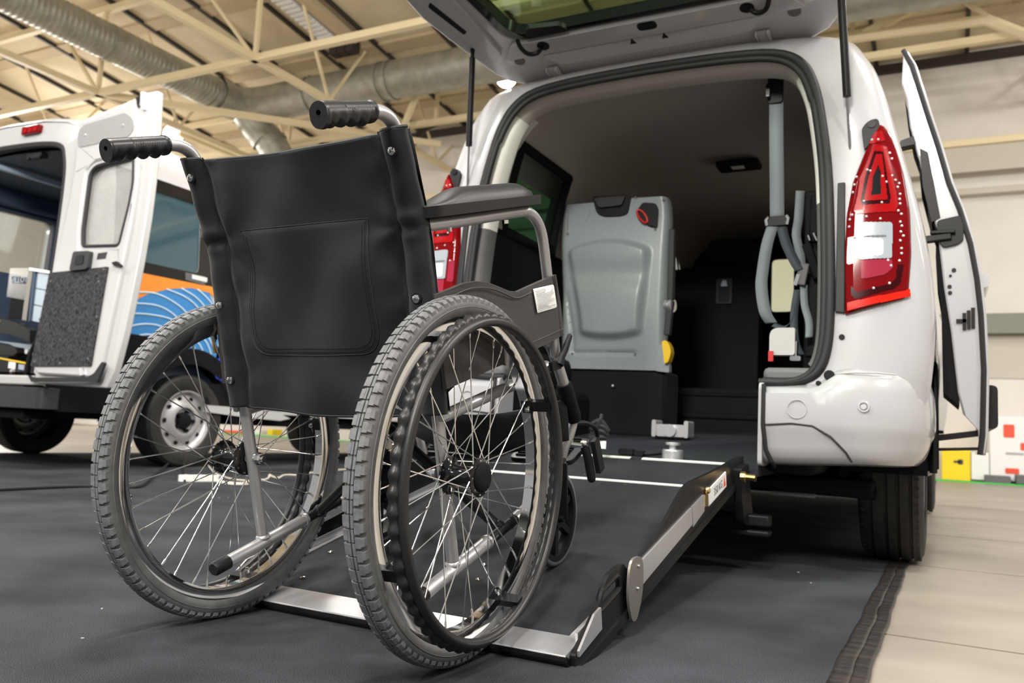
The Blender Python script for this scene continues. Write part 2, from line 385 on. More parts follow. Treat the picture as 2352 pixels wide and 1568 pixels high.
def chord(m, a, b, w=.085): hbar(m, a, b, w)
def truss_x(y, x0, x1, zc, label, nodes, name='roof_truss'):
    t = thing(name, label, 'truss', H((x0 + x1) / 2, y, zc), group='cream steel roof trusses')
    m = MB(); chord(m, (x0, y, zc), (x1, y, zc), .10); m.build('bottom_chord', M['truss'], t, smooth=False)
    m = MB(); chord(m, (x0, y, RZ(y) - .06), (x1, y, RZ(y) - .06), .10); m.build('top_chord', M['truss'], t, smooth=False)
    for n in nodes:
        m = MB(); hbar(m, (n, y, zc), (n, y, RZ(y) - .06), .06); m.build('post', M['truss'], t, smooth=False)
        for d in ((-1.03,) if y < 5 else ()):
            m = MB(); hbar(m, (n, y, zc), (n + d, y, RZ(y) - .06), .05); m.build('web', M['truss'], t, smooth=False)
    return t
NX = [-14.4, -11.64, -8.87, -6.1, -3.33, -.56, 2.2, 4.9]
truss_x(4.1, -15.5, 5.5, 4.5, 'long cream truss crossing the hall above the minibus', NX)
truss_x(7.0, -15.5, 5.5, 4.72, 'far cream truss behind the pale duct, near the back wall', [n + .6 for n in NX])
for x, lab in ((-8.87, 'cream truss running away above the open minibus door'), (-6.1, 'cream truss running away above the wheelchair handles'), (-11.64, 'cream truss running away at the far left of the roof'), (-.56, 'cream truss running away above the raised hatch'), (1.9, 'cream truss running away at the right of the roof')):
    t = thing('roof_truss', lab, 'truss', H(x, 3, 4.5), group='cream steel roof trusses')
    m = MB(); chord(m, (x, -2.5, 4.5), (x, YB, 4.5), .10); m.build('bottom_chord', M['truss'], t, smooth=False)
    for y in (1.5, 5.4, 8.0):
        for d in (-.65, .65):
            m = MB(); hbar(m, (x, y, 4.5), (x, y + d, RZ(y + d) - .02), .04); m.build('web', M['truss'], t, smooth=False)
t = thing('roof_brace', 'cream diagonal brace low under the duct, above the left push handle', 'brace', H(-7.4, 5.5, 4.5))
m = MB(); chord(m, (-8.9, 4.1, 4.5), (-5.6, 7.3, 4.5), .10); m.build('bar', M['truss'], t, smooth=False)
t = thing('roof_brace', 'thin cream brace behind the left push handle', 'brace', H(-9, 6.5, 4.5))
m = MB(); chord(m, (-9.1, 5.6, 4.5), (-9.0, 8.0, 4.5), .09); m.build('bar', M['truss'], t, smooth=False)
t = thing('roof_brace', 'steep cream brace between the wheelchair and the raised hatch', 'brace', H(-5.4, 6.46, 5))
m = MB(); chord(m, (-5.12, 6.46, 5.75), (-5.98, 6.46, 3.75), .085); m.build('bar', M['truss'], t, smooth=False)
# right-hand end of a truss with its bent chord
t = thing('roof_truss', 'bent cream truss end high at the right, above the open side door', 'truss', (0, 9.5, 6), group='cream steel roof trusses')
m = MB(); m.tube([(-1.2, 9.5, 6.21), (-.1, 9.5, 6.17), (1.46, 9.5, 6.12), (2.6, 9.5, 5.35)], .075, 6); m.build('bottom_chord', M['truss'], t, smooth=False)
m = MB(); m.bar((-.05, 9.5, 6.2), (.95, 9.5, 6.6), .10); m.build('web', M['truss'], t, smooth=False)
m = MB(); m.bar((1.5, 9.5, 6.12), (1.0, 9.5, 6.65), .06); m.build('web', M['truss'], t, smooth=False)
# corrugated white tray under the roof
t = thing('cable_tray', 'white ribbed tray running under the roof above the right push handle', 'tray', H(-6.45, 4, 5.6))
m = MB(); m.prism(rect(-6.38, 2.5, -6.18, 5.6), [], lambda u, v, w: H(u, v, RZ(v) + w), -.12, -.06); m.build('tray', M['boothwhite'], t, smooth=False)
for k in range(35):
    y = 2.6 + k * .085; m = MB(); m.prism(rect(-6.40, y, -6.16, y + .035), [], lambda u, v, w: H(u, v, RZ(v) + w), -.15, -.12); m.build('rib', M['boothwhite'], t, smooth=False)
m = MB(); m.prism(rect(-6.12, 2.4, -5.95, 5.7), [], lambda u, v, w: H(u, v, RZ(v) + w), -.12, -.03); m.build('beam', M['rafter'], t, smooth=False)
for k in range(3):
    m = MB(); c = H(-6.35 + .14 * k, 5.75, 5.38); m.box(c, (.16, .2, .2)); m.build('bracket', M['purlin'], t, smooth=False)
# ducts
def ring_duct(name, lab, P, r, ridged, bands):
    t = thing(name, lab, 'duct', P[len(P) // 2])
    m = MB()
    if ridged:
        a, b = Vector(P[0]), Vector(P[-1]); n = int((b - a).length / .03)
        Q = [a.lerp(b, i / n) for i in range(n + 1)]; k = [0]
        m.tube(Q, r, 28, caps=False, rf=lambda q: 1 + .035 * (1 if int(q * n + .5) % 3 == 0 else 0))
    else: m.tube(catmull(P, 10), r, 28, caps=False)
    m.build('pipe', M['duct'], t)
    for c, d in bands:
        m = MB(); c = Vector(c); d = Vector(d).normalized(); m.tube([c - d * .05, c + d * .05], r * 1.05, 28, caps=False); m.build('band', M['duct'], t)
    return t
A = H(-8.52, -2.0, 5.02); B = H(-8.42, 5.75, 5.02)
ring_duct('spiral_duct', 'long ribbed round duct running away at upper left', [A, B], .29, True, [(A.lerp(B, q), B - A) for q in (.58, .76, .97)])
C0 = H(-8.40, 6.15, 5.02); D0 = H(2.5, 6.15, 5.02)
t = ring_duct('round_duct', 'smooth silver duct crossing behind the right push handle', [H(-8.42, 5.6, 5.02), H(-8.40, 6.0, 5.02), H(-8.1, 6.15, 5.02), H(-7.2, 6.15, 5.02), H(-4, 6.15, 5.02), D0], .33, False, [(C0.lerp(D0, q), D0 - C0) for q in (.12, .235, .25, .5)])
m = MB(); m.tube(catmull([H(-8.35, 6.1, 4.98), H(-8.2, 6.25, 4.7), H(-8.0, 6.4, 4.45), H(-7.85, 6.5, 4.0), H(-7.8, 6.5, 3.3)], 6), .30, 24, caps=False); m.build('branch_pipe', M['duct'], t)
for q in (H(-8.12, 6.31, 4.6), H(-8.03, 6.38, 4.5)):
    m = MB(); m.tube([q, q + Vector((.05, .04, -.07))], .315, 24, caps=False); m.build('band', M['duct'], t)
m = MB(); m.tube(catmull([H(-6.2, 7.4, 4.55), H(-5.9, 7.4, 4.85), H(-5.0, 7.4, 4.9), H(-1, 7.4, 4.9), H(2, 7.4, 4.9)], 5), .07, 8)
tag(m.build('black_pipe', M['purlin']), 'thin black pipe running below the smooth silver duct', 'pipe')
# two floodlights that show in the picture
def flood(px, py, y, r, lab):
    c = U(px, py, 'y', y); t = thing('flood_lamp', lab, 'lamp', c)
    d = (Vector((0, -3, 0)) - c).normalized()
    m = MB(); m.tube([c - d * .02, c + d * .0], r, 20); m.build('lens', M['lamp'], t)
    m = MB(); m.tube([c - d * .25, c - d * .16, c - d * .03, c + d * .015, c + d * .015, c - d * .01], 1, 20, rf=None) if False else m.tube([c - d * .22, c - d * .021], r * 1.15, 20); m.build('housing', M['purlin'], t)
    m = MB(); m.bar(c - d * .12, c - d * .12 + Vector((0, 0, .35)), .03); m.build('hanger', M['purlin'], t)
flood(1163, 178, 9.0, .17, 'glaring floodlight beside the raised hatch hinge of the white van')
flood(398, 308, 8.0, .18, 'glaring floodlight behind the left push handle of wheelchair')

# ------------------------------------------------------------------ booth things by the back wall (right)
def boxthing(name, lab, cat, px0, py0, px1, py1, y, depth, mt, marks=()):
    a = U(px0, py1, 'y', y); b = U(px1, py0, 'y', y); z0 = max(a.z, 0) if a.z < .12 else a.z
    t = thing(name, lab, cat, ((a.x + b.x) / 2, y + depth / 2, z0))
    m = MB(); m.box(((a.x + b.x) / 2, y + depth / 2, (z0 + b.z) / 2), (b.x - a.x, depth, b.z - z0)); m.build('body', M[mt], t, smooth=False, bevel=.01)
    for (n, mm, q0, r0, q1, r1) in marks:
        c = U(q0, r1, 'y', y); d = U(q1, r0, 'y', y); m = MB(); m.rbox(((c.x + d.x) / 2, y - .004, (c.z + d.z) / 2), (d.x - c.x, .006, d.z - c.z), .02); m.build(n, M[mm], t)
    return t
boxthing('display_box', 'bright yellow box with a black mark, on the floor under the open side door', 'box', 2163, 1034, 2229, 1101, 11.1, .4, 'boothyellow', [('mark', 'inkdark', 2190, 1058, 2205, 1062), ('mark', 'inkdark', 2200, 1055, 2212, 1066)])
boxthing('display_plinth', 'plain white plinth right of the yellow box', 'plinth', 2231, 1040, 2272, 1101, 11.1, .4, 'boothwhite')
boxthing('display_counter', 'white counter with red squares at the right edge', 'counter', 2274, 961, 2480, 1102, 11.1, .45, 'boothwhite', [('red_square', 'boothred', 2305, 975, 2330, 1004), ('red_square', 'boothred', 2344, 1018, 2375, 1034), ('red_bar', 'boothred', 2309, 1076, 2341, 1087), ('stripe', 'ink', 2310, 1040, 2352, 1043)])
for (a, b, lab) in ((2262, 2322, 'dark mat block in front of the white plinth'), (2334, 2400, 'dark mat block at the right edge in front of the counter')):
    boxthing('mat_block', lab, 'block', a, 1094, b, 1111, 10.75, .3, 'trimgrey')
m = MB(); a = U(2165, 1105, 'z', 0); m.box((a.x + 2.2, 10.86, .004), (5.2, .28, .02)); tag(m.build('floor_strip', M['boothgreen']), 'bright green strip on the floor at foot of the booth', 'strip')
# far goods seen through the left wheel
for (px, py, w, h, mt, lab) in ((534, 994, 44, 9, 'boothred', 'small red-orange crate far behind the left wheelchair wheel'), (592, 992, 14, 9, 'boothwhite', 'small white box far behind the left wheelchair wheel'), (620, 992, 13, 13, 'boothyellow', 'small yellow box far behind the left wheelchair wheel, beside a white box'), (683, 1002, 12, 9, 'boothyellow', 'small yellow box seen between left wheel spokes near the rim'), (728, 1006, 9, 10, 'boothyellow', 'small yellow box seen just inside the right rim of left wheel')):
    boxthing('goods_box', lab, 'box', px - w / 2, py - h / 2, px + w / 2, py + h / 2, 11.0, .3, mt)
m = MB(); m.box((-11.6, 10.9, .004), (6, .25, .02)); tag(m.build('floor_strip', M['boothgreen']), 'green strip on the floor far behind the left wheel', 'strip')

# ------------------------------------------------------------------ things lying on the carpet
def G0(px, py, z=0.0): return U(px, py, 'z', z)
a, b = G0(410, 1105), G0(502, 1105); d = (b - a); n = Vector((-d.y, d.x, 0)).normalized()
t = thing('power_strip', 'cream white power strip lying on the carpet behind left wheel', 'power strip', (a + b) / 2)
ang = atan2(d.y, d.x); R3 = Matrix.Rotation(ang, 3, 'Z'); c = (a + b) / 2
m = MB(); m.prism(round_poly(rect(-d.length / 2, -.03, d.length / 2, .03), .028, 5), [], lambda u, v, w: c + R3 @ Vector((u, v, w)), .0, .035); m.build('body', M['whitepl'], t, bevel=.005)
for k in range(3):
    m = MB(); q = c + R3 @ Vector((-.07 + .07 * k, 0, .036)); m.cyl(q - Vector((0, 0, .001)), q + Vector((0, 0, .002)), .02, 16); m.build('socket', M['ink'], t)
P = [(500, 1104), (530, 1108), (560, 1109), (585, 1100), (605, 1102), (617, 1097), (619, 1090), (626, 1094), (640, 1097), (652, 1091), (670, 1090), (690, 1091), (705, 1087), (735, 1083), (790, 1078), (860, 1073)]
m = MB(); m.tube(catmull([G0(x, y, .005) for x, y in P], 4), .006, 6); tag(m.build('cable', M['cord']), 'curly cream cable trailing right from the power strip', 'cable')
P = [(500, 1106), (520, 1110), (545, 1112), (575, 1111), (568, 1104), (540, 1101), (515, 1095), (492, 1085), (478, 1068)]
m = MB(); m.tube(catmull([G0(x, y, .005) for x, y in P], 4), .005, 6); tag(m.build('cable', M['cord']), 'cream cable looping back over the power strip', 'cable')
P = [(-40, 1127), (60, 1122), (180, 1117), (262, 1117), (320, 1118), (350, 1100), (380, 1078), (398, 1064), (412, 1062), (420, 1070), (424, 1095), (424, 1104)]
m = MB(); m.tube(catmull([G0(x, y, .006) + Vector((0, 0, .05 * sstep(.3, .8, i / 11) * (1 - sstep(.8, 1, i / 11)))) for i, (x, y) in enumerate(P)], 5), .007, 6); tag(m.build('cable', M['black']), 'black cable arching over the carpet behind left wheel', 'cable')
# ------------------------------------------------------------------ wheelchair (chair space: x right, y forward, z up, tipped back on the ramp)
TIP = radians(16.858); AX = Vector((-.02543, -1.36899, .305))
RT = Matrix.Rotation(TIP, 3, 'X')
wc = thing('wheelchair', 'folding wheelchair with black nylon back standing on the foot of ramp', 'wheelchair', AX + RT @ Vector((0, 0, -.305)), (TIP, 0, 0))
def cbuild(m, name, mt, parent=None, **k): return m.build(name, M[mt] if isinstance(mt, str) else mt, parent or wc, local=True, **k)
# --- big wheels
def mesh_only(m, mt, ang=35):
    o = m.build('tmp', M[mt], None, local=True, ang=ang); me = o.data; bpy.data.objects.remove(o); return me
def put(name, me, parent, loc=(0, 0, 0), rot=(0, 0, 0), **k):
    o = bpy.data.objects.new(name, me); COL.objects.link(o); o.parent = parent; o.location = loc; o.rotation_euler = rot
    for a, b in k.items(): o[a] = b
    return o
tyre_prof = [(-.011, .268), (-.0165, .273), (-.019, .282), (-.0185, .290), (-.0165, .2955), (-.012, .2995), (-.005, .3015), (.005, .3015), (.012, .2995), (.0165, .2955), (.0185, .290), (.019, .282), (.0165, .273), (.011, .268)]
TY = MB(); TY.lathe(tyre_prof, n=120); 
for sx in (-1, 1):
    TY.lathe([(sx * .0186, .2835), (sx * .0197, .2845), (sx * .0186, .2855)], n=96)
tyre_me = mesh_only(TY, 'rubber', 50)
TR = MB(); NK = 96
for k in range(NK):
    a = 2 * pi * k / NK; da = 2 * pi / NK
    for sx in (-1, 1):
        for (x0, x1, a0, a1, r0, r1) in ((.0058, .0138, .04, .80, .3042, .3030), (.0138, .0178, .10, .70, .3030, .2985)):
            aa = a + (.5 * da if sx > 0 else 0)
            vs = []
            for (x, r) in ((x0, r0), (x1, r1)):
                for q in (a0, a1):
                    t = aa + q * da
                    for rr in (r, r - .006): vs.append((sx * x, rr * cos(t), rr * sin(t)))
            TR.add(vs, [(0, 2, 6, 4), (1, 5, 7, 3), (0, 4, 5, 1), (2, 3, 7, 6), (0, 1, 3, 2), (4, 6, 7, 5)])
    for sx in (-1, 1):
        vs = []; t0 = a; t1 = a + .86 * da
        for x in (sx * .0012, sx * .0046 + sx * .001 * (k % 2)):
            for t in (t0, t1):
                for rr in (.3050, .3005): vs.append((x, rr * cos(t), rr * sin(t)))
        TR.add(vs, [(0, 2, 6, 4), (1, 5, 7, 3), (0, 4, 5, 1), (2, 3, 7, 6), (0, 1, 3, 2), (4, 6, 7, 5)])
tread_me = mesh_only(TR, 'knob', 30)
RM = MB(); RM.lathe([(-.0135, .2705), (-.0135, .258), (-.0095, .2475), (.0095, .2475), (.0135, .258), (.0135, .2705), (.0105, .2705), (.009, .258), (-.009, .258), (-.0105, .2705)], n=128, closed=True)
rim_me = mesh_only(RM, 'chrome', 40)
HB = MB(); HB.lathe([(-.034, .010), (-.034, .018), (-.031, .033), (-.028, .033), (-.024, .021), (-.018, .017), (.018, .017), (.024, .021), (.028, .033), (.031, .033), (.034, .024), (.034, .010)], n=32)
hub_me = mesh_only(HB, 'blackgl', 40)
def spoke(sx, d):
    m = MB(); fa = d * radians(52)
    a = Vector((sx * .0295, .0285 * cos(fa), .0285 * sin(fa))); b = Vector((sx * .003, .2490, 0))
    m.tube([a + Vector((sx * .004, 0, 0)), a, a.lerp(b, .5), b], .00115, 6)
    e = (a - b).normalized(); m.tube([b, b + e * .002, b + e * .012, b + e * .016], .0021, 7, rf=lambda q: 1 if q < .8 else .6)
    return mesh_only(m, 'spoke')
sp_me = {(sx, d): spoke(sx, d) for sx in (-1, 1) for d in (-1, 1)}
RIMX, RIMR = .056, .2595
HR = MB(); HR.tube([(0, RIMR * cos(2 * pi * i / 144), RIMR * sin(2 * pi * i / 144)) for i in range(144)], .0082, 12, closed=True)
WV = MB(); NW = 64; G = []
for i in range(NW * 6):
    a = 2 * pi * i / (NW * 6); k = .5 + .5 * cos(a * NW); rr = .0078 + .0030 * k; row = []
    for q in range(10):
        t = 2 * pi * q / 10; R = .2640 + .0015 * k + rr * cos(t)
        row.append((-.0115 + rr * .95 * sin(t), R * cos(a), R * sin(a)))
    G.append(row)
WV.grid(G + [G[0]], closed=True)
hr_me = mesh_only(HR, 'rimrub', 60); wv_me = mesh_only(WV, 'rimrub', 60)
wv2_me = wv_me.copy(); wv2_me.transform(Matrix.Scale(-1, 4, (1, 0, 0))); wv2_me.flip_normals()
BK = MB(); BK.rbox((.026, .255, 0), (.052, .013, .020), .003); BK.box((.004, .252, 0), (.020, .010, .026))
bk_me = mesh_only(BK, 'black'); bk2 = bk_me.copy(); bk2.transform(Matrix.Scale(-1, 4, (1, 0, 0))); bk2.flip_normals()
BO = MB(); BO.cyl((0, .2475, 0), (0, .236, 0), .0055, 10); BO.cyl((0, .236, 0), (0, .232, 0), .0035, 8); bo_me = mesh_only(BO, 'chrome')
HC = MB(); HC.lathe([(0, .0255), (.004, .0255), (.007, .023), (.008, .012), (.008, .0001)], n=28); hc_me = mesh_only(HC, 'blackmat', 50)
for s in (1, -1):
    w = put('drive_wheel', tyre_me, wc, (s * .264, 0, .305), (radians(3 if s > 0 else 0), 0, 0))
    put('tread', tread_me, w, kind='stuff'); put('rim', rim_me, w); put('hub', hub_me, w)
    h = put('hub_cap', hc_me, w, (s * .032, 0, 0)); h.scale = (s, 1, 1)
    for i in range(36):
        put('spoke', sp_me[(1 if i % 2 else -1, 1 if (i // 2) % 2 else -1)], w, rot=(radians(10 * i + 4), 0, 0))
    put('handrim', hr_me, w, (s * RIMX, 0, 0)); put('handrim_grip', wv_me if s > 0 else wv2_me, w, (s * RIMX, 0, 0))
    for k in range(4):
        a = radians(90 * k + (11 if s > 0 else 0)); put('handrim_bracket', bk_me if s > 0 else bk2, w, rot=(a, 0, 0))
        put('bracket_bolt', bo_me, w, (s * .010, 0, 0), rot=(a, 0, 0))
    a = radians(107 if s > 0 else 93); m = MB(); m.cyl((0, .249, 0), (0, .222, 0), .0035, 8); m.cyl((0, .226, 0), (0, .212, 0), .0045, 8); put('valve', mesh_only(m, 'brass'), w, rot=(a, 0, 0))
# --- frame tubes
h = .221; r = .0112
def ypost(z): return interp([(0, .003), (.70, 0), (.76, -.008), (.845, -.025), (.88, -.034), (.95, -.05)], z)
for s in (1, -1):
    x = s * h
    P = [(x, .003, .132), (x, .002, .40), (x, 0, .68), (x, -.004, .74), (x, -.017, .80), (x, -.027, .855), (x, -.033, .875), (x, -.045, .8915), (x, -.064, .9005), (x, -.09, .9022), (x, -.15, .8975)]
    m = MB(); m.tube(catmull(P, 5), r, 16); cbuild(m, 'back_post', 'steel')
    m = MB(); m.tube(catmull([(x, -.10, .131), (x, .05, .132), (x, .125, .133)], 4), .0122, 16); m.tube(catmull([(x, .235, .134), (x, .30, .137), (x, .345, .150), (x, .385, .20), (x, .402, .26), (x, .405, .40)], 6), .0125, 16); m.tube([(x, .12, .1330), (x, .127, .1330)], .0135, 16); m.sphere((x, .003, .143), .0145, 12, 8, (1, 1, .55)); cbuild(m, 'lower_tube', 'steel')
    m = MB(); m.tube([(x, -.128, .131), (x, -.124, .131), (x, -.092, .131)], .0135, 16, rf=lambda q: .82 if q < .05 else 1); cbuild(m, 'tube_end_cap', 'black')
    m = MB(); m.tube([(x, .12, .133), (x, .24, .134)], .0105, 14); cbuild(m, 'brace_sleeve', 'black')
    m = MB(); m.cyl((x, .113, .146), (x, .113, .118), .0035, 8); m.cyl((x, .225, .147), (x, .225, .12), .0035, 8); m.cyl((x, .262, .148), (x, .262, .12), .0035, 8); cbuild(m, 'frame_bolt', 'chrome')
    m = MB(); m.tube(catmull([(x, 0, .402), (x, .20, .400), (x, .33, .397), (x, .44, .405)], 4), .0112, 16); cbuild(m, 'seat_rail', 'steel')
    m = MB(); m.tube(catmull([(x * 1.06, -.004, .726), (x * 1.06, .1, .728), (x * 1.06, .34, .735), (x * 1.06, .385, .732), (x * 1.06, .418, .716), (x * 1.06, .440, .685), (x * 1.06, .449, .62), (x * 1.06, .456, .52), (x * 1.06, .462, .42)], 6), .0112, 16); cbuild(m, 'armrest_tube', 'steel')
    m = MB(); m.box((x * 1.06, .001, .668), (.012, .028, .125)); cbuild(m, 'armrest_socket', 'steel', bevel=.004); m = MB(); m.box((x * 1.06, .0, .43), (.012, .024, .06)); cbuild(m, 'armrest_socket', 'steel', bevel=.004)
    # armrest pad
    xc = x * 1.075; G = []
    for i in range(25):
        t = i / 24; y = -.018 + .40 * t; e = min(1, sin(pi * min(max(t, .004), .996)) * 1.9); wd_ = .030 * (.30 + .70 * min(1, e ** .6)); hh = .029 * (.12 + .88 * sstep(0, .32, t)) * (1 - .55 * sstep(.80, 1, t)); row = []
        for k in range(13):
            q = pi * k / 12; row.append((xc - wd_ * cos(q), y, .7545 + .010 * t + hh * max(0, sin(q)) ** .8))
        G.append(row)
    m = MB(); m.grid(G); m.add(G[0], [tuple(range(13))]); m.add(G[-1], [tuple(range(13))[::-1]])
    cbuild(m, 'armrest_pad', 'vinyl', ang=60)
    m = MB(); PO = round_poly([(-.030, -.018), (.030, -.018), (.031, .385), (-.031, .385)], [.028, .028, .010, .010], 5)
    m.prism(PO, [], lambda u, v, w: (xc + u, v, w + .010 * (v + .018) / .40), .7372, .7555); cbuild(m, 'armrest_base', 'black', bevel=.002)
    m = MB(); m.cyl((xc, .28, .722), (xc, .28, .715), .0045, 8); m.cyl((xc, .07, .722), (xc, .07, .712), .0045, 8); cbuild(m, 'armrest_screw', 'chrome')
    # skirt guard
    top = [(-.012, .615), (.03, .618), (.08, .623), (.12, .622), (.17, .614), (.215, .600), (.25, .588), (.28, .584), (.33, .588), (.40, .593), (.468, .597)]
    PO = top + [(.470, .53), (.472, .466), (.40, .462), (.25, .459), (.10, .458), (-.014, .457)]
    sx = s * .2475
    m = MB(); m.prism(PO, [], lambda u, v, w: (sx + w * s + s * .004 * sin(v * 60), u, v), -.004, .004); sk = cbuild(m, 'skirt_guard', 'skirt', bevel=.002)
    m = MB(); m.tube(catmull([(sx + s * .006, a, b - .012) for a, b in top[:9]], 3), .0016, 6); m.tube([(sx + s * .005, -.01, .472), (sx + s * .005, .47, .479)], .0016, 6); m.tube([(sx + s * .004, .452, .597), (sx + s * .005, .457, .466)], .002, 6); cbuild(m, 'skirt_hem', 'skirt', sk)
    # hanger, leg rest and footplate
    m = MB(); m.tube(catmull([(x, .43, .52), (x, .452, .46), (x, .475, .435), (x, .515, .36), (x, .548, .285)], 5), .0125, 16); cbuild(m, 'hanger', 'steel')
    m = MB(); m.tube([(x, .521, .347), (x, .525, .338), (x, .560, .262), (x, .565, .252)], .0185, 18, rf=lambda q: 1 if .03 < q < .97 else .86); cbuild(m, 'hanger_sleeve', 'blackmat')
    m = MB(); m.tube(catmull([(x, .56, .262), (x * .985, .566, .245), (x * .95, .556, .215), (x * .9, .545, .185), (x * .86, .54, .150)], 5), .0105, 14); cbuild(m, 'leg_rest_tube', 'steel')
    m = MB(); PO = round_poly([(.035, 0), (.20, 0), (.205, .125), (.05, .135)], .02, 4); R_ = Matrix.Rotation(radians(9), 3, 'X')
    m.prism(PO, [], lambda u, v, w: Vector((s * (u + .012), .55, .144)) + R_ @ Vector((0, v, w)), 0, .012); fp = cbuild(m, 'footplate', 'black', bevel=.003)
    for k in range(9):
        m = MB(); m.box(Vector((s * .127, .55, .144)) + R_ @ Vector((0, .016 + .0125 * k, .0135)), (.13, .0055, .004)); cbuild(m, 'tread_rib', 'blackmat', fp)
    m = MB(); m.tube([(s * .226, .600, .178), (s * .231, .604, .150), (s * .236, .606, .098)], .0105, 12); m.sphere((s * .236, .606, .098), .0105, 10, 6); cbuild(m, 'footplate_lever', 'black')
    m = MB(); m.sphere((s * .226, .598, .186), .0085, 12, 8); m.cyl((s * .20, .575, .19), (s * .222, .590, .183), .006, 8); m.sphere((s * .205, .57, .20), .007); cbuild(m, 'lever_bolt', 'chrome')
    m = MB(); m.tube(catmull([(s * .222, .565, .243), (s * .232, .60, .235), (s * .240, .640, .212), (s * .238, .655, .180), (s * .236, .640, .165)], 5), .0055, 8); m.tube(catmull([(s * .240, .64, .212), (s * .244, .665, .222), (s * .243, .68, .235)], 4), .0045, 8); m.bar((s * .245, .62, .19), (s * .25, .63, .11), .012, .03); cbuild(m, 'hanger_latch', 'black')
    # brake
    m = MB(); m.tube([(s * .255, .440, .418), (s * .259, .460, .438), (s * .262, .480, .460)], .0072, 12, rf=lambda q: 1.1 if q < .6 else .85); m.sphere((s * .262, .481, .461), .0062); m.tube([(s * .255, .432, .408), (s * .256, .442, .420)], .0095, 12); cbuild(m, 'brake_lever', 'black')
    m = MB(); m.bar((s * .245, .41, .408), (s * .252, .44, .408), .010, .018); m.cyl((s * .25, .31, .36), (s * .285, .31, .36), .007, 10); m.bar((s * .243, .31, .36), (s * .243, .41, .405), .005, .014); cbuild(m, 'brake_clamp', 'black')
    # axle bolt
    m = MB(); m.cyl((x - s * .012, .003, .305), (x - s * .017, .003, .305), .0125, 20); m.cyl((x - s * .017, .003, .305), (x - s * .026, .003, .305), .0095, 6); m.cyl((x - s * .026, .003, .305), (x - s * .032, .003, .305), .0062, 16); m.cyl((x + s * .01, .003, .305), (x + s * .02, .003, .305), .010, 18); cbuild(m, 'axle_bolt', 'chrome')
    # caster
    cr = .103; cyy = .395; xc2 = s * .232
    zc = .08
    for _ in range(20):
        yw = AX.y + cyy * cos(TIP) - (zc - .305) * sin(TIP); zw = AX.z + cyy * sin(TIP) + (zc - .305) * cos(TIP)
        dz = (zw - (.02 + (yw + 1.24977) * tan(radians(13.086)))) * cos(radians(13.086)) - cr - .002; zc -= dz
    c = (xc2, cyy, zc)
    m = MB(); m.lathe([(-.011, cr - .016), (-.012, cr - .006), (-.008, cr - .001), (0, cr), (.008, cr - .001), (.012, cr - .006), (.011, cr - .016)], n=48); cw = put('caster', mesh_only(m, 'rubber', 50), wc, c, (.3, 0, 0))
    m = MB(); m.lathe([(-.012, cr - .012), (-.012, cr - .024), (.012, cr - .024), (.012, cr - .012)], n=40); m.lathe([(-.014, .010), (-.014, .020), (.014, .020), (.014, .010)], n=20); put('caster_rim', mesh_only(m, 'black', 40), cw)
    m = MB(); m.bar((0, .018, 0), (0, cr - .022, 0), .014, .016, up=(1, 0, 0)); sm = mesh_only(m, 'black')
    for k in range(6): put('caster_spoke', sm, cw, rot=(radians(60 * k), 0, 0))
    m = MB(); 
    for q in (-1, 1): m.bar((xc2 + q * .019, cyy, zc), (xc2 + q * .019, cyy + .02, zc + .118), .005, .026, up=(1, 0, 0))
    m.box((xc2, cyy + .021, zc + .120), (.044, .034, .008)); m.cyl((xc2 - .024, cyy, zc), (xc2 + .024, cyy, zc), .007, 12); cbuild(m, 'caster_fork', 'black', bevel=.001)
    m = MB(); m.cyl((xc2, cyy + .022, zc + .12), (xc2, cyy + .022, zc + .19), .017, 18); m.box((xc2 - s * .012, cyy + .018, zc + .165), (.03, .02, .03)); cbuild(m, 'caster_stem', 'steel')
# cross brace
for s in (1, -1):
    yy = .185 if s > 0 else .165
    m = MB(); m.tube([(s * .214, yy, .138), (-s * .200, yy, .468)], .0105, 14); m.sphere((s * .214, yy, .138), .014); cbuild(m, 'cross_brace', 'black')
m = MB(); m.cyl((.0, .15, .302), (0, .20, .302), .007, 12); m.cyl((.0, .148, .302), (0, .152, .302), .011, 6); cbuild(m, 'brace_pivot', 'chrome')
# seat sling
G = []
for i in range(12):
    y = .025 + .385 * i / 11
    G.append([(-.205 + .410 * k / 16, y, .480 - .008 * sin(pi * k / 16)) for k in range(17)])
m = MB(); m.grid(G); cbuild(m, 'seat_sling', 'nylon', solid=.006)
for s in (1, -1):
    m = MB(); m.tube([(s * .208, .03, .470), (s * .208, .41, .470)], .0112, 12); cbuild(m, 'seat_tube', 'black')
# calf strap
G = []
for i in range(25):
    t = i / 24; xx = lerp(-.222, .222, t); y = .525 - .055 * sin(pi * t); z = .262 - .03 * sin(pi * t)
    G.append([(xx, y + .004 * sin(3 * q), z + (-.048 + .096 * q)) for q in (0, .25, .5, .75, 1)])
m = MB(); m.grid(G); cbuild(m, 'calf_strap', 'nylon', solid=.005)
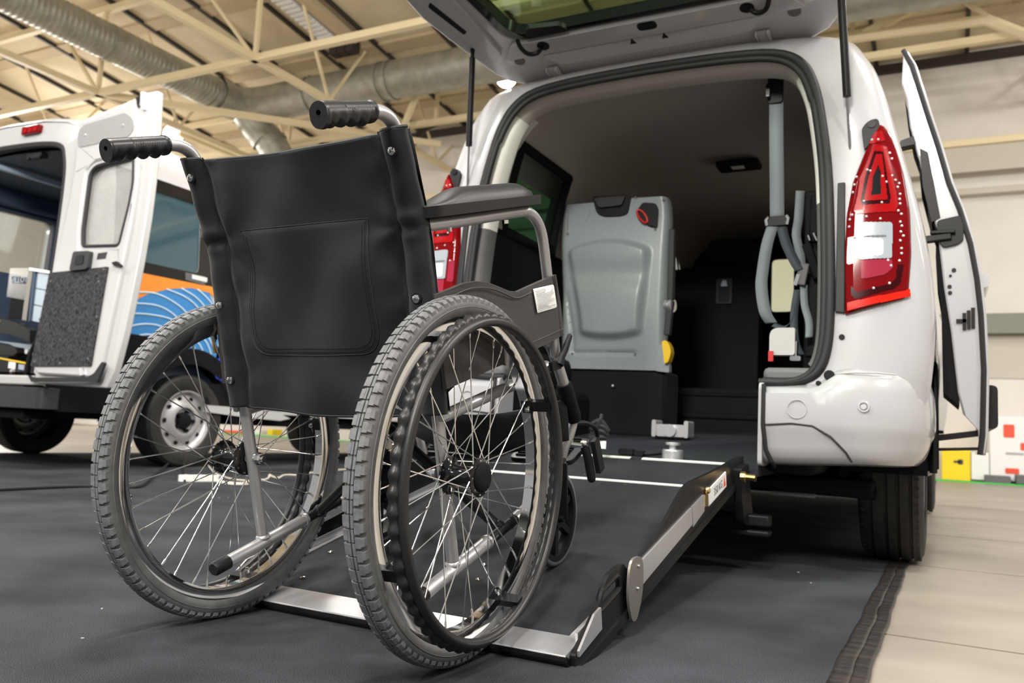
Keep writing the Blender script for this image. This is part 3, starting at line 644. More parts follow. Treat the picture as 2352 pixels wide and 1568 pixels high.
# --- backrest fabric
XS = sorted(set([-.2475 + .0035 * i for i in range(0, 142)]))
def fab(x, z, wr=1):
    yp = ypost(z); ax = abs(x) - .221
    seam = .190
    if abs(x) > seam + .004:
        y = yp - sqrt(max(0, .0262 ** 2 - ax * ax)) * .92
        # puckers in the sleeve: fold at the arm-rest bend and around the screws
        y += .006 * math.exp(-((z - .725) / .010) ** 2) * (1 if abs(x) < .235 else .4) - .003 * math.exp(-((z - .742) / .01) ** 2)
        y += .0010 * sin(z * 41 + x * 60) + .0008 * sin(z * 97 - x * 40)
    else:
        t = abs(x) / seam
        y = yp - .013 - .010 * (1 - t * t)
        y += .004 * math.exp(-((abs(x) - seam) / .006) ** 2)
        if wr:
            y += .0078 * sin(9 * x + 24 * z + .6 * sin(14 * x)) * (1 - t ** 4) + .0046 * sin(29 * x - 19 * z + 1) * (1 - t * t) + .0034 * sin(52 * z + 24 * x) * t * t
            for (bx, bz) in ((.221, .845), (.221, .61), (-.221, .845), (-.221, .61), (-.221, .467), (.221, .467), (.2, .725), (-.2, .725)):
                dx, dz = x - bx, z - bz; d = sqrt(dx * dx + dz * dz) + 1e-5
                y -= .0095 * cos(5 * atan2(dz, dx) + 1.0) * math.exp(-d / .07) * (1 - t ** 6)
            y -= .004 * sstep(.50, .43, z) * cos(6 * x) * (1 - t * t)
    return y
ztop = lambda x: .8765 - .010 * (1 - (abs(x) / .2475) ** 2) + (.004 if abs(x) > .195 else 0)
zbot = lambda x: .414 - (.006 * (1 - (abs(x) / .22) ** 2) if abs(x) < .2 else 0)
G = []
NZ = 110
for i in range(NZ + 1):
    row = []
    for x in XS:
        z = lerp(zbot(x), ztop(x), i / NZ); row.append((x, fab(x, z), z))
    G.append(row)
m = MB(); m.grid(G); back = cbuild(m, 'backrest', 'nylon', ang=180, solid=.003)
# front half of the sleeves and the front face
G = []
for i in range(41):
    row = []
    for k in range(33):
        x = lerp(-.2475, .2475, k / 32); z = lerp(zbot(x), ztop(x), i / 40); ax = abs(x) - .221
        y = ypost(z) + (sqrt(max(0, .0262 ** 2 - ax * ax)) * .85 if abs(x) > .195 else .004 - .010 * (1 - (x / .195) ** 2)); row.append((x, y, z))
    G.append(row)
m = MB(); m.grid(G); cbuild(m, 'backrest_front', 'nylon', back, ang=180)
# hems, seams, pocket
m = MB(); m.tube([(x, fab(x, ztop(x) - .002) + .001, ztop(x) - .0005) for x in XS], .0032, 6); cbuild(m, 'hem', 'hem', back)
m = MB(); m.tube([(x, fab(x, zbot(x) + .002) + .001, zbot(x) + .0005) for x in XS[14:-14]], .0034, 6); cbuild(m, 'hem', 'hem', back)
for s in (1, -1):
    m = MB(); m.tube([(s * .1925, fab(s * .1925, z) - .0006, z) for z in [lerp(.42, .878, i / 60) for i in range(61)]], .0012, 5); cbuild(m, 'seam', 'thread', back)
PO = round_poly([(-.146, .744), (.137, .746), (.130, .516), (-.152, .516)], [.002, .002, .045, .045], 8)
def onfab(u, v, w): return (u, fab(u, v) - w, v)
# fine grid version of the pocket so it follows the cloth
def inpoly(x, z, P):
    c = False
    for i in range(len(P)):
        (x1, z1), (x2, z2) = P[i - 1], P[i]
        if (z1 > z) != (z2 > z) and x < (x2 - x1) * (z - z1) / (z2 - z1) + x1: c = not c
    return c
cx, cz = 0, .63; rings = []
dense = []
for i in range(len(PO)):
    a, b = Vector(PO[i]), Vector(PO[(i + 1) % len(PO)]); n = max(1, int((b - a).length / .008))
    dense += [tuple(a.lerp(b, k / n)) for k in range(n)]
for f_ in (1.0, .97, .9, .75, .6, .45, .3, .15, .02):
    rings.append([onfab(lerp(cx, x, f_), lerp(cz, z, f_), (.0012 if f_ == 1.0 else .0032)) for x, z in dense])
m = MB(); m.grid(rings, closed=True); m.add(rings[-1], [tuple(range(len(dense)))]); pk = cbuild(m, 'pocket', 'nylon', ang=180)
m = MB(); E_ = [onfab(x, z, .0024) for x, z in dense]; m.tube(E_, .0008, 5, closed=True); cbuild(m, 'pocket_edge', 'hem', pk)
m = MB()
for off in (.006, .012):
    P = [(lerp(cx, x, 1 - off / .14), lerp(cz, z, 1 - off / .115)) for x, z in dense]; n = len(P)
    for i in range(n):
        a, b = Vector(P[i]), Vector(P[(i + 1) % n])
        if a.y > .712 and b.y > .712 and abs(a.x - b.x) > abs(a.y - b.y): continue
        for q in (.0, .5):
            c0, c1 = a.lerp(b, q + .06), a.lerp(b, q + .38); m.bar(onfab(c0.x, c0.y, .0037), onfab(c1.x, c1.y, .0037), .0011)
cbuild(m, 'stitching', 'thread', pk, smooth=False, kind='stuff')
# screws
for (x, z) in ((.221, .845), (.221, .61), (-.221, .845), (-.221, .61), (-.221, .467), (.221, .467)):
    y = ypost(z) - .0245; n = Vector((0, -1, 0))
    m = MB(); m.cyl((x, y + .004, z), (x, y - .0016, z), .0098, 24); w = cbuild(m, 'washer', 'black')
    m = MB(); G = [[(x + rr * cos(2 * pi * k / 18), y - dd, z + rr * sin(2 * pi * k / 18)) for k in range(18)] for rr, dd in ((.0072, .0016), (.0068, .0036), (.0045, .0050), (.0001, .0054))]; m.grid(G, closed=True); sc = cbuild(m, 'screw', 'chrome')
    m = MB(); m.box((x, y - .0053, z), (.0066, .0008, .0013), Matrix.Rotation(.5, 3, 'Y')); m.box((x, y - .0053, z), (.0013, .0008, .0066), Matrix.Rotation(.5, 3, 'Y')); cbuild(m, 'screw_slot', 'inkdark', sc)
# push grips
for s in (1, -1):
    x = s * h; G = []; NG = 90
    for i in range(NG + 1):
        t = i / NG; y = -.096 - .120 * t; row = []
        R0 = .0158
        for k in range(28):
            a = 2 * pi * k / 28; ca, sa = cos(a), sin(a); rr = R0
            if t < .07: rr *= 1.05 + .03 * sin(t * 260)
            elif t < .64 and sa > -.25: rr *= 1 + .018 * sin(2 * pi * t * 34)
            elif t >= .64: rr *= 1.03
            dn = max(0, -sa) ** 2
            rr += dn * ((.0030 - .0028 * cos(2 * pi * (t - .10) / .205)) if .10 < t < .92 else (.0066 if t >= .92 else .001))
            if t > .975: rr *= .97
            row.append((x + rr * ca, y, .9017 + .080 * (y + .096) + rr * sa))
        G.append(row)
    m = MB(); m.grid(G, closed=True); m.add(G[0], [tuple(range(28))]); 
    hole = [(x + .0042 * cos(2 * pi * k / 28), -.216, .8921 + .0042 * sin(2 * pi * k / 28)) for k in range(28)]
    deep = [(a, -.195, c) for a, b, c in hole]
    m.grid([G[-1], hole, deep], closed=True); m.add(deep, [tuple(range(28))]); cbuild(m, 'push_grip', 'grip', ang=40)
# label on the right skirt
m = MB(); PO = round_poly([(.341, .581), (.437, .579), (.439, .530), (.344, .532)], .004, 3); xx = .2475 + .0055
m.prism(PO, [], lambda u, v, w: (xx + .0045 * sin(v * 60) + w, u, v), 0, .0012); lb = cbuild(m, 'label', 'paper', label='white printed label')
m = MB(); rnd = random.Random(3)
for k in range(15):
    z = .5755 - .0029 * k; x0 = .347; L_ = rnd.uniform(.03, .082) if k > 2 else .045
    if k in (4, 9): L_ = .083
    while x0 < .347 + L_ - .002:
        w_ = rnd.uniform(.003, .011); w_ = min(w_, .430 - x0)
        if w_ > .001: m.box((xx + .0045 * sin(z * 60) + .0013, x0 + w_ / 2, z), (.0004, w_, .0011))
        x0 += w_ + .0016
m.tube([(xx + .0045 * sin(.57 * 60) + .0014, .424 + .0045 * cos(2 * pi * i / 16), .5715 + .0045 * sin(2 * pi * i / 16)) for i in range(16)], .0004, 4, closed=True)
cbuild(m, 'print', 'ink', lb, smooth=False, kind='stuff')
# ------------------------------------------------------------------ wheelchair ramp
RS = radians(13.086); RY0 = -1.24977
def RP(x, t, hh): return Vector((x, RY0 + t * cos(RS) - hh * sin(RS), .02 + t * sin(RS) + hh * cos(RS)))
rp = thing('wheelchair_ramp', 'black matted wheelchair ramp with white edge strips sloping up into the van', 'ramp', (0, RY0, 0))
def rprism(m, P, h0, h1): return m.prism(P, [], lambda u, v, w: RP(u, v, w), h0, h1)
m = MB(); rprism(m, rect(-.397, .01, .397, .745), -.028, -.002); rprism(m, rect(-.397, .755, .397, 1.30), -.028, -.002); m.build('deck_panel', M['blackmat'], rp, smooth=False)
for (a, b) in ((.045, 1.018), (1.034, 1.292)):
    m = MB(); rprism(m, rect(-.385, a, .385, b), -.003, .002); m.build('deck_mat', M['deck'], rp, smooth=False)
m = MB(); m.prism([(-.03, -.0), (-.026, .006), (.045, .005), (.045, -.003), (-.02, -.003)], [], lambda u, v, w: RP(w, u, v), -.397, .397); m.build('front_strip', M['alu'], rp, smooth=False)
m = MB(); m.prism([(-.032, -.002), (-.03, .0035), (-.026, .004), (-.02, -.003), (.03, -.003), (.03, -.020), (-.022, -.0195)], [], lambda u, v, w: RP(w, u, v), -.40, .40); m.build('front_edge', M['blackgl'], rp, smooth=False)
for s in (1, -1):
    m = MB(); rprism(m, [(s * .372, .045), (s * .397, .045), (s * .397, 1.0), (s * .388, 1.0)], -.002, .0045); m.box(RP(s * .393, .50, .010), (.005, .94, .020), Matrix.Rotation(RS, 3, 'X')); m.build('inner_trim', M['alu'], rp, smooth=False)
m = MB(); rprism(m, rect(-.392, 1.018, .355, 1.034), -.002, .004); m.build('hinge_strip', M['whitepl'], rp, smooth=False)
for a, b in ((-.39, .045), (.085, .372)):
    m = MB(); rprism(m, rect(a, 1.290, b, 1.308), -.002, .005); m.build('top_strip', M['whitepl'], rp, smooth=False)
bolts = [(-.10, .98), (-.02, 1.07), (.06, .985), (.135, 1.07), (.14, .99), (.02, 1.26), (-.30, .62), (-.33, .25), (-.06, .36), (.06, .30), (.09, .22), (-.28, .10), (-.2, 1.06)]
for (x, t_) in bolts:
    m = MB(); p = RP(x, t_, .002); n = RP(0, 0, 1) - RP(0, 0, 0); m.tube([p, p + n * .003, p + n * .0045], .0065, 12, rf=lambda q: 1 if q < .9 else .6); m.build('bolt', M['chrome'], rp)
top = [(-.012, -.004), (-.008, .003), (.02, .012), (.055, .024), (.10, .044), (.130, .066), (.155, .077), (.225, .074), (.245, .060), (.27, .050), (.34, .050), (.44, .058), (.56, .084), (.64, .102), (.70, .106), (.80, .094), (.92, .078), (1.06, .062), (1.20, .048), (1.30, .030), (1.31, -.02), (1.30, -.034), (.02, -.034), (-.012, -.022)]
topc = [tuple(v) for v in catmull([(a, b, 0) for a, b in top[:19]], 3)]; topc = [(a, b) for a, b, c in topc] + top[19:]
slot = round_poly([(.100, .028), (.120, .060), (.205, .062), (.215, .030)], .014, 4)
for s in (1, -1):
    m = MB(); m.prism(topc, [slot[::-1]], lambda u, v, w: RP(s * w, u, v), .3985, .408); m.build('side_plate', M['black'], rp, smooth=False)
    m = MB(); m.tube([RP(s * .404, a, b) for a, b in slot], .0065, 8, closed=True); m.build('hand_hold', M['black'], rp)
    for (a, b, hh, mt) in ((-.004, .100, .040, 'alu'), (.300, .700, .046, 'alu'), (.706, .815, .046, 'alu')):
        m = MB(); P = [(a, -.004), (b, .004 if b > .2 else -.0), (b, hh), (max(a, .07) if a < 0 else a, hh), (a, .006)]; m.prism(P, [], lambda u, v, w: RP(s * w, u, v), .408, .4125); m.build('side_strip', M[mt], rp, smooth=False)
    m = MB(); m.prism(rect(-.01, -.036, 1.30, -.020), [], lambda u, v, w: RP(s * w, u, v), .396, .414); m.build('bottom_rail', M['black'], rp, smooth=False)
    # oval foot plate
    c = RP(s * .419, .262, .018)
    m = MB(); P = round_poly([(-.040, .056), (.040, .056), (.044, -.02), (.012, -.066), (-.014, -.066), (-.044, -.02)], .032, 5); m.prism(P, [], lambda u, v, w: c + Vector((s * w, u, v)), -.003, .002); m.build('foot_plate', M['plate'], rp, bevel=.001)
    for q in (.038, -.005):
        m = MB(); m.sphere(c + Vector((s * .003, .006, q)), .0035); m.build('rivet', M['chrome'], rp)
    m = MB(); m.sphere(RP(s * .413, .842, .050), .010); m.box(RP(s * .411, .832, .026), (.006, .03, .03)); m.build('latch', M['brass'], rp)
m = MB(); m.prism(rect(.862, .002, 1.058, .044), [], lambda u, v, w: RP(w, u, v), .408, .4115); st = m.build('warning_sticker', M['paper'], rp, smooth=False)
# sticker writing: x axis runs along the ramp, seen from the right
ex = (RP(0, 1, 0) - RP(0, 0, 0)); ez = (RP(0, 0, 1) - RP(0, 0, 0)); c = RP(.4117, .965, .022)
MT = Matrix(((0, 0, 1, c.x), (ex.y, ez.y, 0, c.y), (ex.z, ez.z, 0, c.z), (0, 0, 0, 1)))
text('sticker_text', '350 KG', .030, M['inkdark'], st, MT, .0003)
m = MB(); m.prism([(1.022, .008), (1.050, .008), (1.036, .038)], [], lambda u, v, w: RP(w, u, v), .4113, .4119); m.build('warning_triangle', M['boothred'], st, smooth=False)
# support under the upper end
m = MB(); m.tube([(.43, -.12, .287), (.442, -.12, .287), (.444, -.12, .287), (.472, -.122, .286)], .013, 10, rf=lambda q: 1.25 if q < .4 else .8); m.build('pivot_bolt', M['brass'], rp)
m = MB(); m.prism(round_poly([(-.125, .31), (-.02, .325), (.03, .22), (.07, .15), (.0, .135), (-.06, .15), (-.10, .22)], .015, 3), [], lambda u, v, w: Vector((w, u, v)), .405, .43); m.build('support_bracket', M['black'], rp, bevel=.004)
m = MB(); m.box((0, .02, .155), (.98, .05, .035)); m.box((0, .02, .118), (.98, .055, .018)); m.build('cross_beam', M['black'], rp, bevel=.006)
# ------------------------------------------------------------------ white van with raised hatch
van = thing('adapted_van', 'white van with raised hatch, red tail lights and lowered rear for wheelchairs', 'van', (0, 2.0, 0))
YT = [(.30, .03), (.50, .04), (.80, .06), (1.10, .085), (1.37, .12), (1.55, .15), (1.72, .19), (1.80, .25), (1.84, .30)]
yR = lambda z: interp(YT, z)
OC = [(.46, .575), (.545, .575), (.615, .605), (.645, .69), (.650, .85), (.645, 1.05), (.634, 1.25), (.612, 1.42), (.585, 1.55), (.540, 1.645), (.450, 1.70), (.25, 1.722), (0, 1.73)]
SCN = [(.905, .50), (.915, .56), (.922, .62), (.928, .70), (.930, .82), (.912, 1.0), (.872, 1.20), (.820, 1.40), (.785, 1.54), (.740, 1.66), (.650, 1.765), (.40, 1.815), (0, 1.84)]
half = lambda C: [(p.x, p.y) for p in catmull([(a, b, 0) for a, b in C], 4)]
OH, SH = half(OC), half(SCN); NH = len(OH)
def ring(t, yf, ins=0, sc=None):
    R = []
    for (ox, oz), (sx, sz) in zip(OH, SH):
        x, z = lerp(ox, sx, t), lerp(oz, sz, t)
        if sc: x, z = sc(x, z)
        R.append(Vector((x, yf(z), z)))
    return R + [Vector((-p.x, p.y, p.z)) for p in R[-2::-1]]
zk = lambda k, c: max(.0, c + 0 * k)
RG = [ring(0, lambda z: yR(z) + .07), ring(0, lambda z: yR(z)), ring(.10, lambda z: yR(z) - .006), ring(.35, lambda z: yR(z) - .004), ring(.62, lambda z: yR(z) + .004), ring(.82, lambda z: yR(z) + .022), ring(.93, lambda z: yR(z) + .05), ring(.985, lambda z: yR(z) + .09), ring(1, lambda z: yR(z) + .14)]
YS = [.46, .52, 1.06, 1.24, 2.10, 2.24, 3.05]
for y in YS: RG.append(ring(1, lambda z, y=y: y, sc=(lambda x, z: (x * (1 + .045 * (1 - sstep(1.0, 1.5, z))), z)) if y > 2.2 else None))
RG.append(ring(1, lambda z: 3.72, sc=lambda x, z: (x * .97, z if z < .95 else .95 + (z - .95) * .32)))
RG.append(ring(1, lambda z: 4.22, sc=lambda x, z: (x * .92, z if z < .80 else .80 + (z - .80) * .2)))
RG.append(ring(1, lambda z: 4.38, sc=lambda x, z: (x * .80, z if z < .72 else .72 + (z - .72) * .1)))
NJ = len(RG[0])
def kk(j): return j if j < NH - 1 else NJ - 2 - j      # same index on both sides, 0 = bottom
def skip(i, j):
    k = kk(j); right = j < NH - 1
    i0 = i - 9                       # segment between YS[i0] and YS[i0+1]
    if i >= 8 and i0 in (-1, 0, 1, 2) and k < 12: return True           # rear wheel arch
    if right and i0 == 3 and 8 <= k < 34: return True                # sliding door opening
    if i0 == 1 and 23 <= k < 32: return True                         # rear quarter windows
    if i0 == 5 and 23 <= k < 32: return True                         # front door windows
    if i0 == 3 and not right and 23 <= k < 32: return True
    if i0 == 6 and k >= 25: return True                              # windscreen
    return False
m = MB(); m.grid(RG, skip=skip); body = m.build('body_shell', M['white'], van, ang=40)
for (i, ks, nm, rt) in ((10, (23, 32), 'quarter_window', 0), (10, (23, 32), 'quarter_window', 1), (12, (23, 32), 'side_window', 0), (14, (23, 32), 'front_window', 0), (14, (23, 32), 'front_window', 1), (15, (25, NH - 1), 'windscreen', 2)):
    m = MB()
    for sd in ((0, 1) if rt == 2 else (rt,)):
        G = []
        for a in (i, i + 1):
            row = RG[a][ks[0]:ks[1] + 1] if sd else [RG[a][NJ - 1 - q] for q in range(ks[0], ks[1] + 1)]
            G.append([p * 1 for p in row])
        m.grid(G)
    m.build(nm, M['wglass' if nm in ('windscreen', 'front_window') else 'gglass'], van)
# lower sill, floor pan and nose
for s in (1, -1):
    m = MB(); m.box((s * .88, 2.16, .40), (.06, 2.05, .22)); m.build('sill', M['white'], van, bevel=.02)
m = MB(); m.box((0, 2.3, .24), (1.5, 3.5, .05)); m.box((0, 4.32, .48), (1.5, .12, .42)); m.box((0, 3.4, .6), (1.6, 1.0, .6)); m.build('underbody', M['blackmat'], van, smooth=False)
# rear bumper halves (cut away for the ramp)
PB = catmull([(.46, 0, 0), (.60, -.012, 0), (.74, -.004, 0), (.835, .035, 0), (.895, .12, 0), (.922, .24, 0), (.925, .385, 0)], 6)
SECT = [(.615, -.050), (.600, -.022), (.585, -.008), (.55, -.001), (.50, .002), (.455, .002), (.432, -.002), (.415, -.010), (.38, -.016), (.350, -.028), (.332, -.045), (.325, -.075)]
for s in (1, -1):
    G = []
    for (z, d) in SECT:
        row = []
        for i, p in enumerate(PB):
            a, b = PB[max(i - 1, 0)], PB[min(i + 1, len(PB) - 1)]; t = (b - a).normalized(); n = Vector((t.y, -t.x, 0))
            q = p + n * d; z_ = z - (.048 * (1 - sstep(.60, .69, p.x)) if z > .58 else .012 * (1 - sstep(.60, .69, p.x)) if z > .54 else 0); zz = z_ + (.012 * sstep(.46, .8, p.x) if z < .4 else 0); row.append((s * q.x, q.y, zz))
        G.append(row)
    m = MB(); m.grid(G); bp = m.build('bumper', M['white'], van, ang=50, solid=.004)
    m = MB(); m.prism(round_poly([(.005, .318), (.005, .572), (.12, .572), (.12, .318)], .02, 4), [], lambda u, v, w: Vector((s * w, u, v)), .450, .463); m.build('end_cap', M['white'], bp, bevel=.003)
    m = MB(); m.tube([(s * .466, .003, .565), (s * .467, -.004, .50), (s * .467, -.004, .44), (s * .474, .004, .37), (s * .488, .02, .335), (s * .49, .06, .318)], .007, 8); m.build('gasket', M['seal'], bp)
    m = MB(); m.tube([(s * x, y, z) for x, y, z in ((.475, -.005, .443), (.55, -.012, .449), (.61, -.014, .444), (.66, -.010, .415), (.70, .004, .372), (.715, .02, .345))], .0032, 6); m.build('seam', M['darkgrey'], bp); m = MB(); m.tube([(s * .666, .015, .600), (s * .72, .004, .6035), (s * .78, .012, .604), (s * .83, .04, .602)], .0028, 6); m.build('seam', M['ink'], bp)
    m = MB(); m.tube([(s * (.748 + .0135 * cos(2 * pi * i / 24)), -.0100, .505 + .0135 * sin(2 * pi * i / 24)) for i in range(24)], .003, 6, closed=True); m.cyl((s * .748, .005, .505), (s * .748, -.0115, .505), .0075, 16); m.build('parking_sensor', M['alu'], bp)
    m = MB(); m.tube([(s * (.566 + .0275 * cos(2 * pi * i / 32)), -.0165, .492 + .0275 * sin(2 * pi * i / 32)) for i in range(32)], .0016, 5, closed=True); m.build('tow_cap', M['ink'], bp)
    # holes in the white flange under the lamp
    for (px, py, r) in ((1905, 862, .0155), (1880, 880, .0075), (1931, 771, .0085), (1879, 896, .004)):
        q = U(px, py, 'y', .018); m = MB(); m.cyl((s * q.x, .075, q.z), (s * q.x, .012 if py > 800 else .045, q.z), r, 18); m.build('plug', M['black'], van)
    m = MB(); m.prism([(.662, .79), (.690, .785), (.684, 1.20), (.662, 1.20)], [], lambda u, v, w: Vector((s * u, yR(v) - w, v)), .006, .016); m.build('lamp_side_trim', M['seal'], van, bevel=.003)
# door seal round the opening
SEALP = []
for (x, z) in OH: SEALP.append((x - .004, yR(z) - .004, z))
SEALP = SEALP + [(-a, b, c) for a, b, c in SEALP[-2::-1]]
m = MB(); m.tube(SEALP, .0155, 10); m.tube([(x * .975, y - .005, z - .02 if z > 1.5 else z) for x, y, z in SEALP], .011, 8); m.build('door_seal', M['seal'], van, ang=60)
def inset(d):
    R = []
    for i, (x, z) in enumerate(OH):
        a, b = OH[max(i - 1, 0)], OH[min(i + 1, NH - 1)]; t = Vector((b[0] - a[0], b[1] - a[1])).normalized(); R.append((x - t.y * d if i < NH - 1 else 0, z + t.x * d))
    return R
FR = []
for d, dy in ((.012, .012), (.034, .022), (.046, .040), (.050, .09)):
    row = [Vector((x, yR(oz) + dy, z)) for (x, z), (ox, oz) in zip(inset(d), OH)]; FR.append(row + [Vector((-q.x, q.y, q.z)) for q in row[-2::-1]])
m = MB(); m.grid(FR, skip=lambda i, j: kk(j) < 35); m.build('roof_trim', M['head'], van, ang=50)
for sd in (True, False):
    m = MB(); m.grid(FR, skip=lambda i, j: not (22 <= kk(j) < 35 and (j < NH - 1) == sd)); m.build('opening_trim', M['pillar'], van, ang=50)
    m = MB(); m.grid(FR, skip=lambda i, j: not (8 <= kk(j) < 22 and (j < NH - 1) == sd)); m.build('lower_trim', M['trimgrey'], van, ang=50)
# interior lining
IC = [(.600, .34), (.62, .44), (.645, .60), (.662, .75), (.668, .95), (.668, 1.08), (.66, 1.25), (.632, 1.42), (.592, 1.56), (.53, 1.655), (.43, 1.708), (.25, 1.738), (0, 1.748)]
IH = half(IC)
def iring(y, t=1):
    R = []
    for (ox, oz), (ix, iz) in zip(OH, IH):
        x, z = lerp(ox - .016, ix, t), lerp(oz - (.016 if oz > 1.5 else 0), iz, t); R.append(Vector((x, (yR(oz) + .035) if t == 0 else y + yR(z) * (1 if y < .3 else 0), z)))
    return R + [Vector((-p.x, p.y, p.z)) for p in R[-2::-1]]
IG = [iring(0, 0), iring(.09, .6), iring(.20), iring(.36), iring(.84), iring(1.24), iring(2.10), iring(2.98)]
def iskip(i, j):
    k = kk(j); right = j < NH - 1
    if i == 3 and 23 <= k < 32: return True
    if i == 5 and right and 8 <= k < 34: return True
    return False
PIL = lambda i, j: i < 2 and 23 <= kk(j) < 36
HEAD = lambda i, j: not PIL(i, j) and kk(j) >= 23
m = MB(); m.grid(IG, skip=lambda i, j: iskip(i, j) or not PIL(i, j)); m.build('pillar_trim', M['pillar'], van, ang=50)
m = MB(); m.grid(IG, skip=lambda i, j: iskip(i, j) or not HEAD(i, j)); m.build('headliner', M['head'], van, ang=60)
m = MB(); m.grid(IG, skip=lambda i, j: iskip(i, j) or kk(j) >= 23); m.build('side_lining', M['trimdark'], van, ang=50)
for sd in (0, 1):
    g = lambda a, q: IG[a][q if sd else NJ - 1 - q]
    P = [g(3, q) for q in range(23, 33)] + [g(4, q) for q in range(32, 22, -1)]
    m = MB(); m.tube(P, .022, 8, closed=True); m.build('quarter_window_frame', M['blackmat'], van)
a, b = U(1772, 595, 'y', 2.95), U(1822, 715, 'y', 2.95)
m = MB(); m.prism([(p.x, p.z) for p in IG[-1]], [round_poly(rect(a.x, b.z, b.x, a.z), .03, 3)], lambda u, v, w: Vector((u, w, v)), 2.95, 2.98); m.build('dark_end_panel', M['trimdark'], van, smooth=False)  # added panel keeps the cab dark; its hole leaves a bright windscreen slot
# floor and kick panel
m = MB(); m.prism([(.012, .318), (.30, .334), (1.25, .43), (1.25, .30), (.012, .285)], [], lambda u, v, w: Vector((w, u, v)), -.452, .452); m.build('floor_mat', M['vanmat'], van, smooth=False)
m = MB(); m.box((0, 1.32, .52), (1.25, .10, .22)); m.box((0, 1.28, .50), (1.2, .04, .03)); m.box((0, 1.285, .60), (1.2, .05, .02)); m.build('kick_panel', M['trimdark'], van, bevel=.01)
# low parcel ledges beside the opening (grey trim with seal)
for s in (1, -1):
    m = MB(); m.box((s * .54, .125, .598), (.17, .17, .045)); m.build('ledge', M['trimgrey'], van, bevel=.015)
    m = MB(); m.box((s * .535, .66, .43), (.16, 1.15, .27)); m.box((s * .60, .82, .62), (.10, .8, .20)); m.build('wheel_box', M['trimdark'], van, bevel=.03)
# middle seats: dark backs with head restraints
for (xc_, w_, zt, hx) in ((-.27, .68, 1.34, -.10), (.45, .30, 1.12, .47)):
    m = MB(); m.rbox((xc_, 1.98, (.55 + zt) / 2), (w_, .13, zt - .55), .08, n=5); bk = m.build('middle_seat_back', M['trimdark'], van, bevel=.03)
    m = MB(); m.rbox((hx, 2.02, zt + .10), (.26, .09, .14), .05, n=5); m.cyl((hx - .06, 2.02, zt - .02), (hx - .06, 2.02, zt + .06), .007); m.cyl((hx + .06, 2.02, zt - .02), (hx + .06, 2.02, zt + .06), .007); m.build('head_restraint', M['trimdark'], bk, bevel=.02)
a = U(1663, 668, 'y', 1.90)
m = MB(); m.rbox((a.x, 1.905, a.z), (.085, .012, .14), .012); fr = m.build('seat_catch', M['darkgrey'], van)
m = MB(); m.rbox((a.x, 1.897, a.z - .012), (.060, .006, .095), .01); m.build('catch_recess', M['black'], fr)
a2 = U(1663, 652, 'y', 1.89); m = MB(); m.prism([(-.018, -.012), (.018, -.012), (.01, .02), (-.008, .022)], [], lambda u, v, w: Vector((a2.x + u, 1.89 + w, a2.z + v)), 0, .004); m.build('catch_mark', M['slat'], fr)
a = U(1697, 372, 'y', 1.35); m = MB(); m.rbox((a.x, 1.35, 1.715), (.20, .10, .03), .01); lm = m.build('reading_lamp', M['trimdark'], van, bevel=.006)
m = MB(); m.rbox((a.x, 1.33, 1.703), (.06, .04, .012), .004); m.build('lamp_lens', M['pillar'], lm)
a = U(1385, 350, 'x', -.62); m = MB(); m.prism([(-.05, -.05), (.02, -.06), (.05, -.07), (.04, .01), (.02, .06), (-.04, .05)], [], lambda u, v, w: a + Vector((w, u, v)), -.03, .012); m.build('belt_outlet', M['black'], van, bevel=.006)
# folded rear seat
ST = .86
def SP(px, py, d=0):
    p = U(px, py, 'y', ST); return Vector((p.x, ST - d, p.z))
Lx = [(845, 1283), (800, 1286), (740, 1288), (680, 1290), (620, 1288), (560, 1286), (500, 1288), (470, 1292), (462, 1300)]
Rx = [(850, 1520), (800, 1522), (700, 1525), (600, 1530), (540, 1533), (500, 1535), (470, 1534), (452, 1530)]
L_ = sorted((y, x) for y, x in Lx); R_ = sorted((y, x) for y, x in Rx)
def ytop(u): return 471 - 22 * u if u < .3 else 464 - 14 * u
def seat_h(px, py):
    # pressed relief of the shell (metres)
    cxm = lerp(1312, 1338, sstep(560, 760, py)); cxr = lerp(1490, 1472, sstep(560, 780, py))
    inx = sstep(cxm - 10, cxm + 10, px) * (1 - sstep(cxr - 9, cxr + 9, px))
    yt = 556 + 16 * ((px - 1405) / 80) ** 2; yb = 774 - 10 * ((px - 1400) / 70) ** 2
    iny = sstep(yt - 8, yt + 8, py) * (1 - sstep(yb - 10, yb + 10, py))
    h = .034 * inx * iny * (1.0 - .45 * math.exp(-((py - 632) / 28) ** 2))
    h += .016 * sstep(470, 600, py) * (1 - sstep(700, 840, py)) * (1 - ((px - 1405) / 130) ** 2)
    out = sstep(1306, 1312, px) * (1 - sstep(1500, 1506, px))
    h -= .010 * math.exp(-((px - lerp(1300, 1316, sstep(640, 790, py))) / 4) ** 2) * sstep(660, 690, py) * (1 - sstep(806, 814, py))
    h -= .010 * math.exp(-((py - 810) / 4) ** 2) * sstep(1312, 1322, px) * (1 - sstep(1455, 1464, px))
    dl = (px - interp(L_, py)) / 14; dr = (interp(R_, py) - px) / 12
    h -= .022 * (max(0, 1 - dl) ** 2 + max(0, 1 - dr) ** 2)
    return h
G = []
for i in range(101):
    row = []
    for j in range(61):
        u = j / 60; yt = ytop(u); yb = lerp(845, 851, u); py = lerp(yb, yt, i / 100); px = lerp(interp(L_, py), interp(R_, py), u)
        # rounded upper corners and notch for the handle
        row.append(SP(px, py, seat_h(px, py)))
    G.append(row)
m = MB(); m.grid(G); m.grid([[p + Vector((0, .05, 0)) * 1 for p in [r[0] for r in G]], [r[0] for r in G]]); m.grid([[r[-1] for r in G], [r[-1] + Vector((0, .05, 0)) for r in G]]); m.grid([[p for p in G[-1]], [p + Vector((0, .05, 0)) for p in G[-1]]])
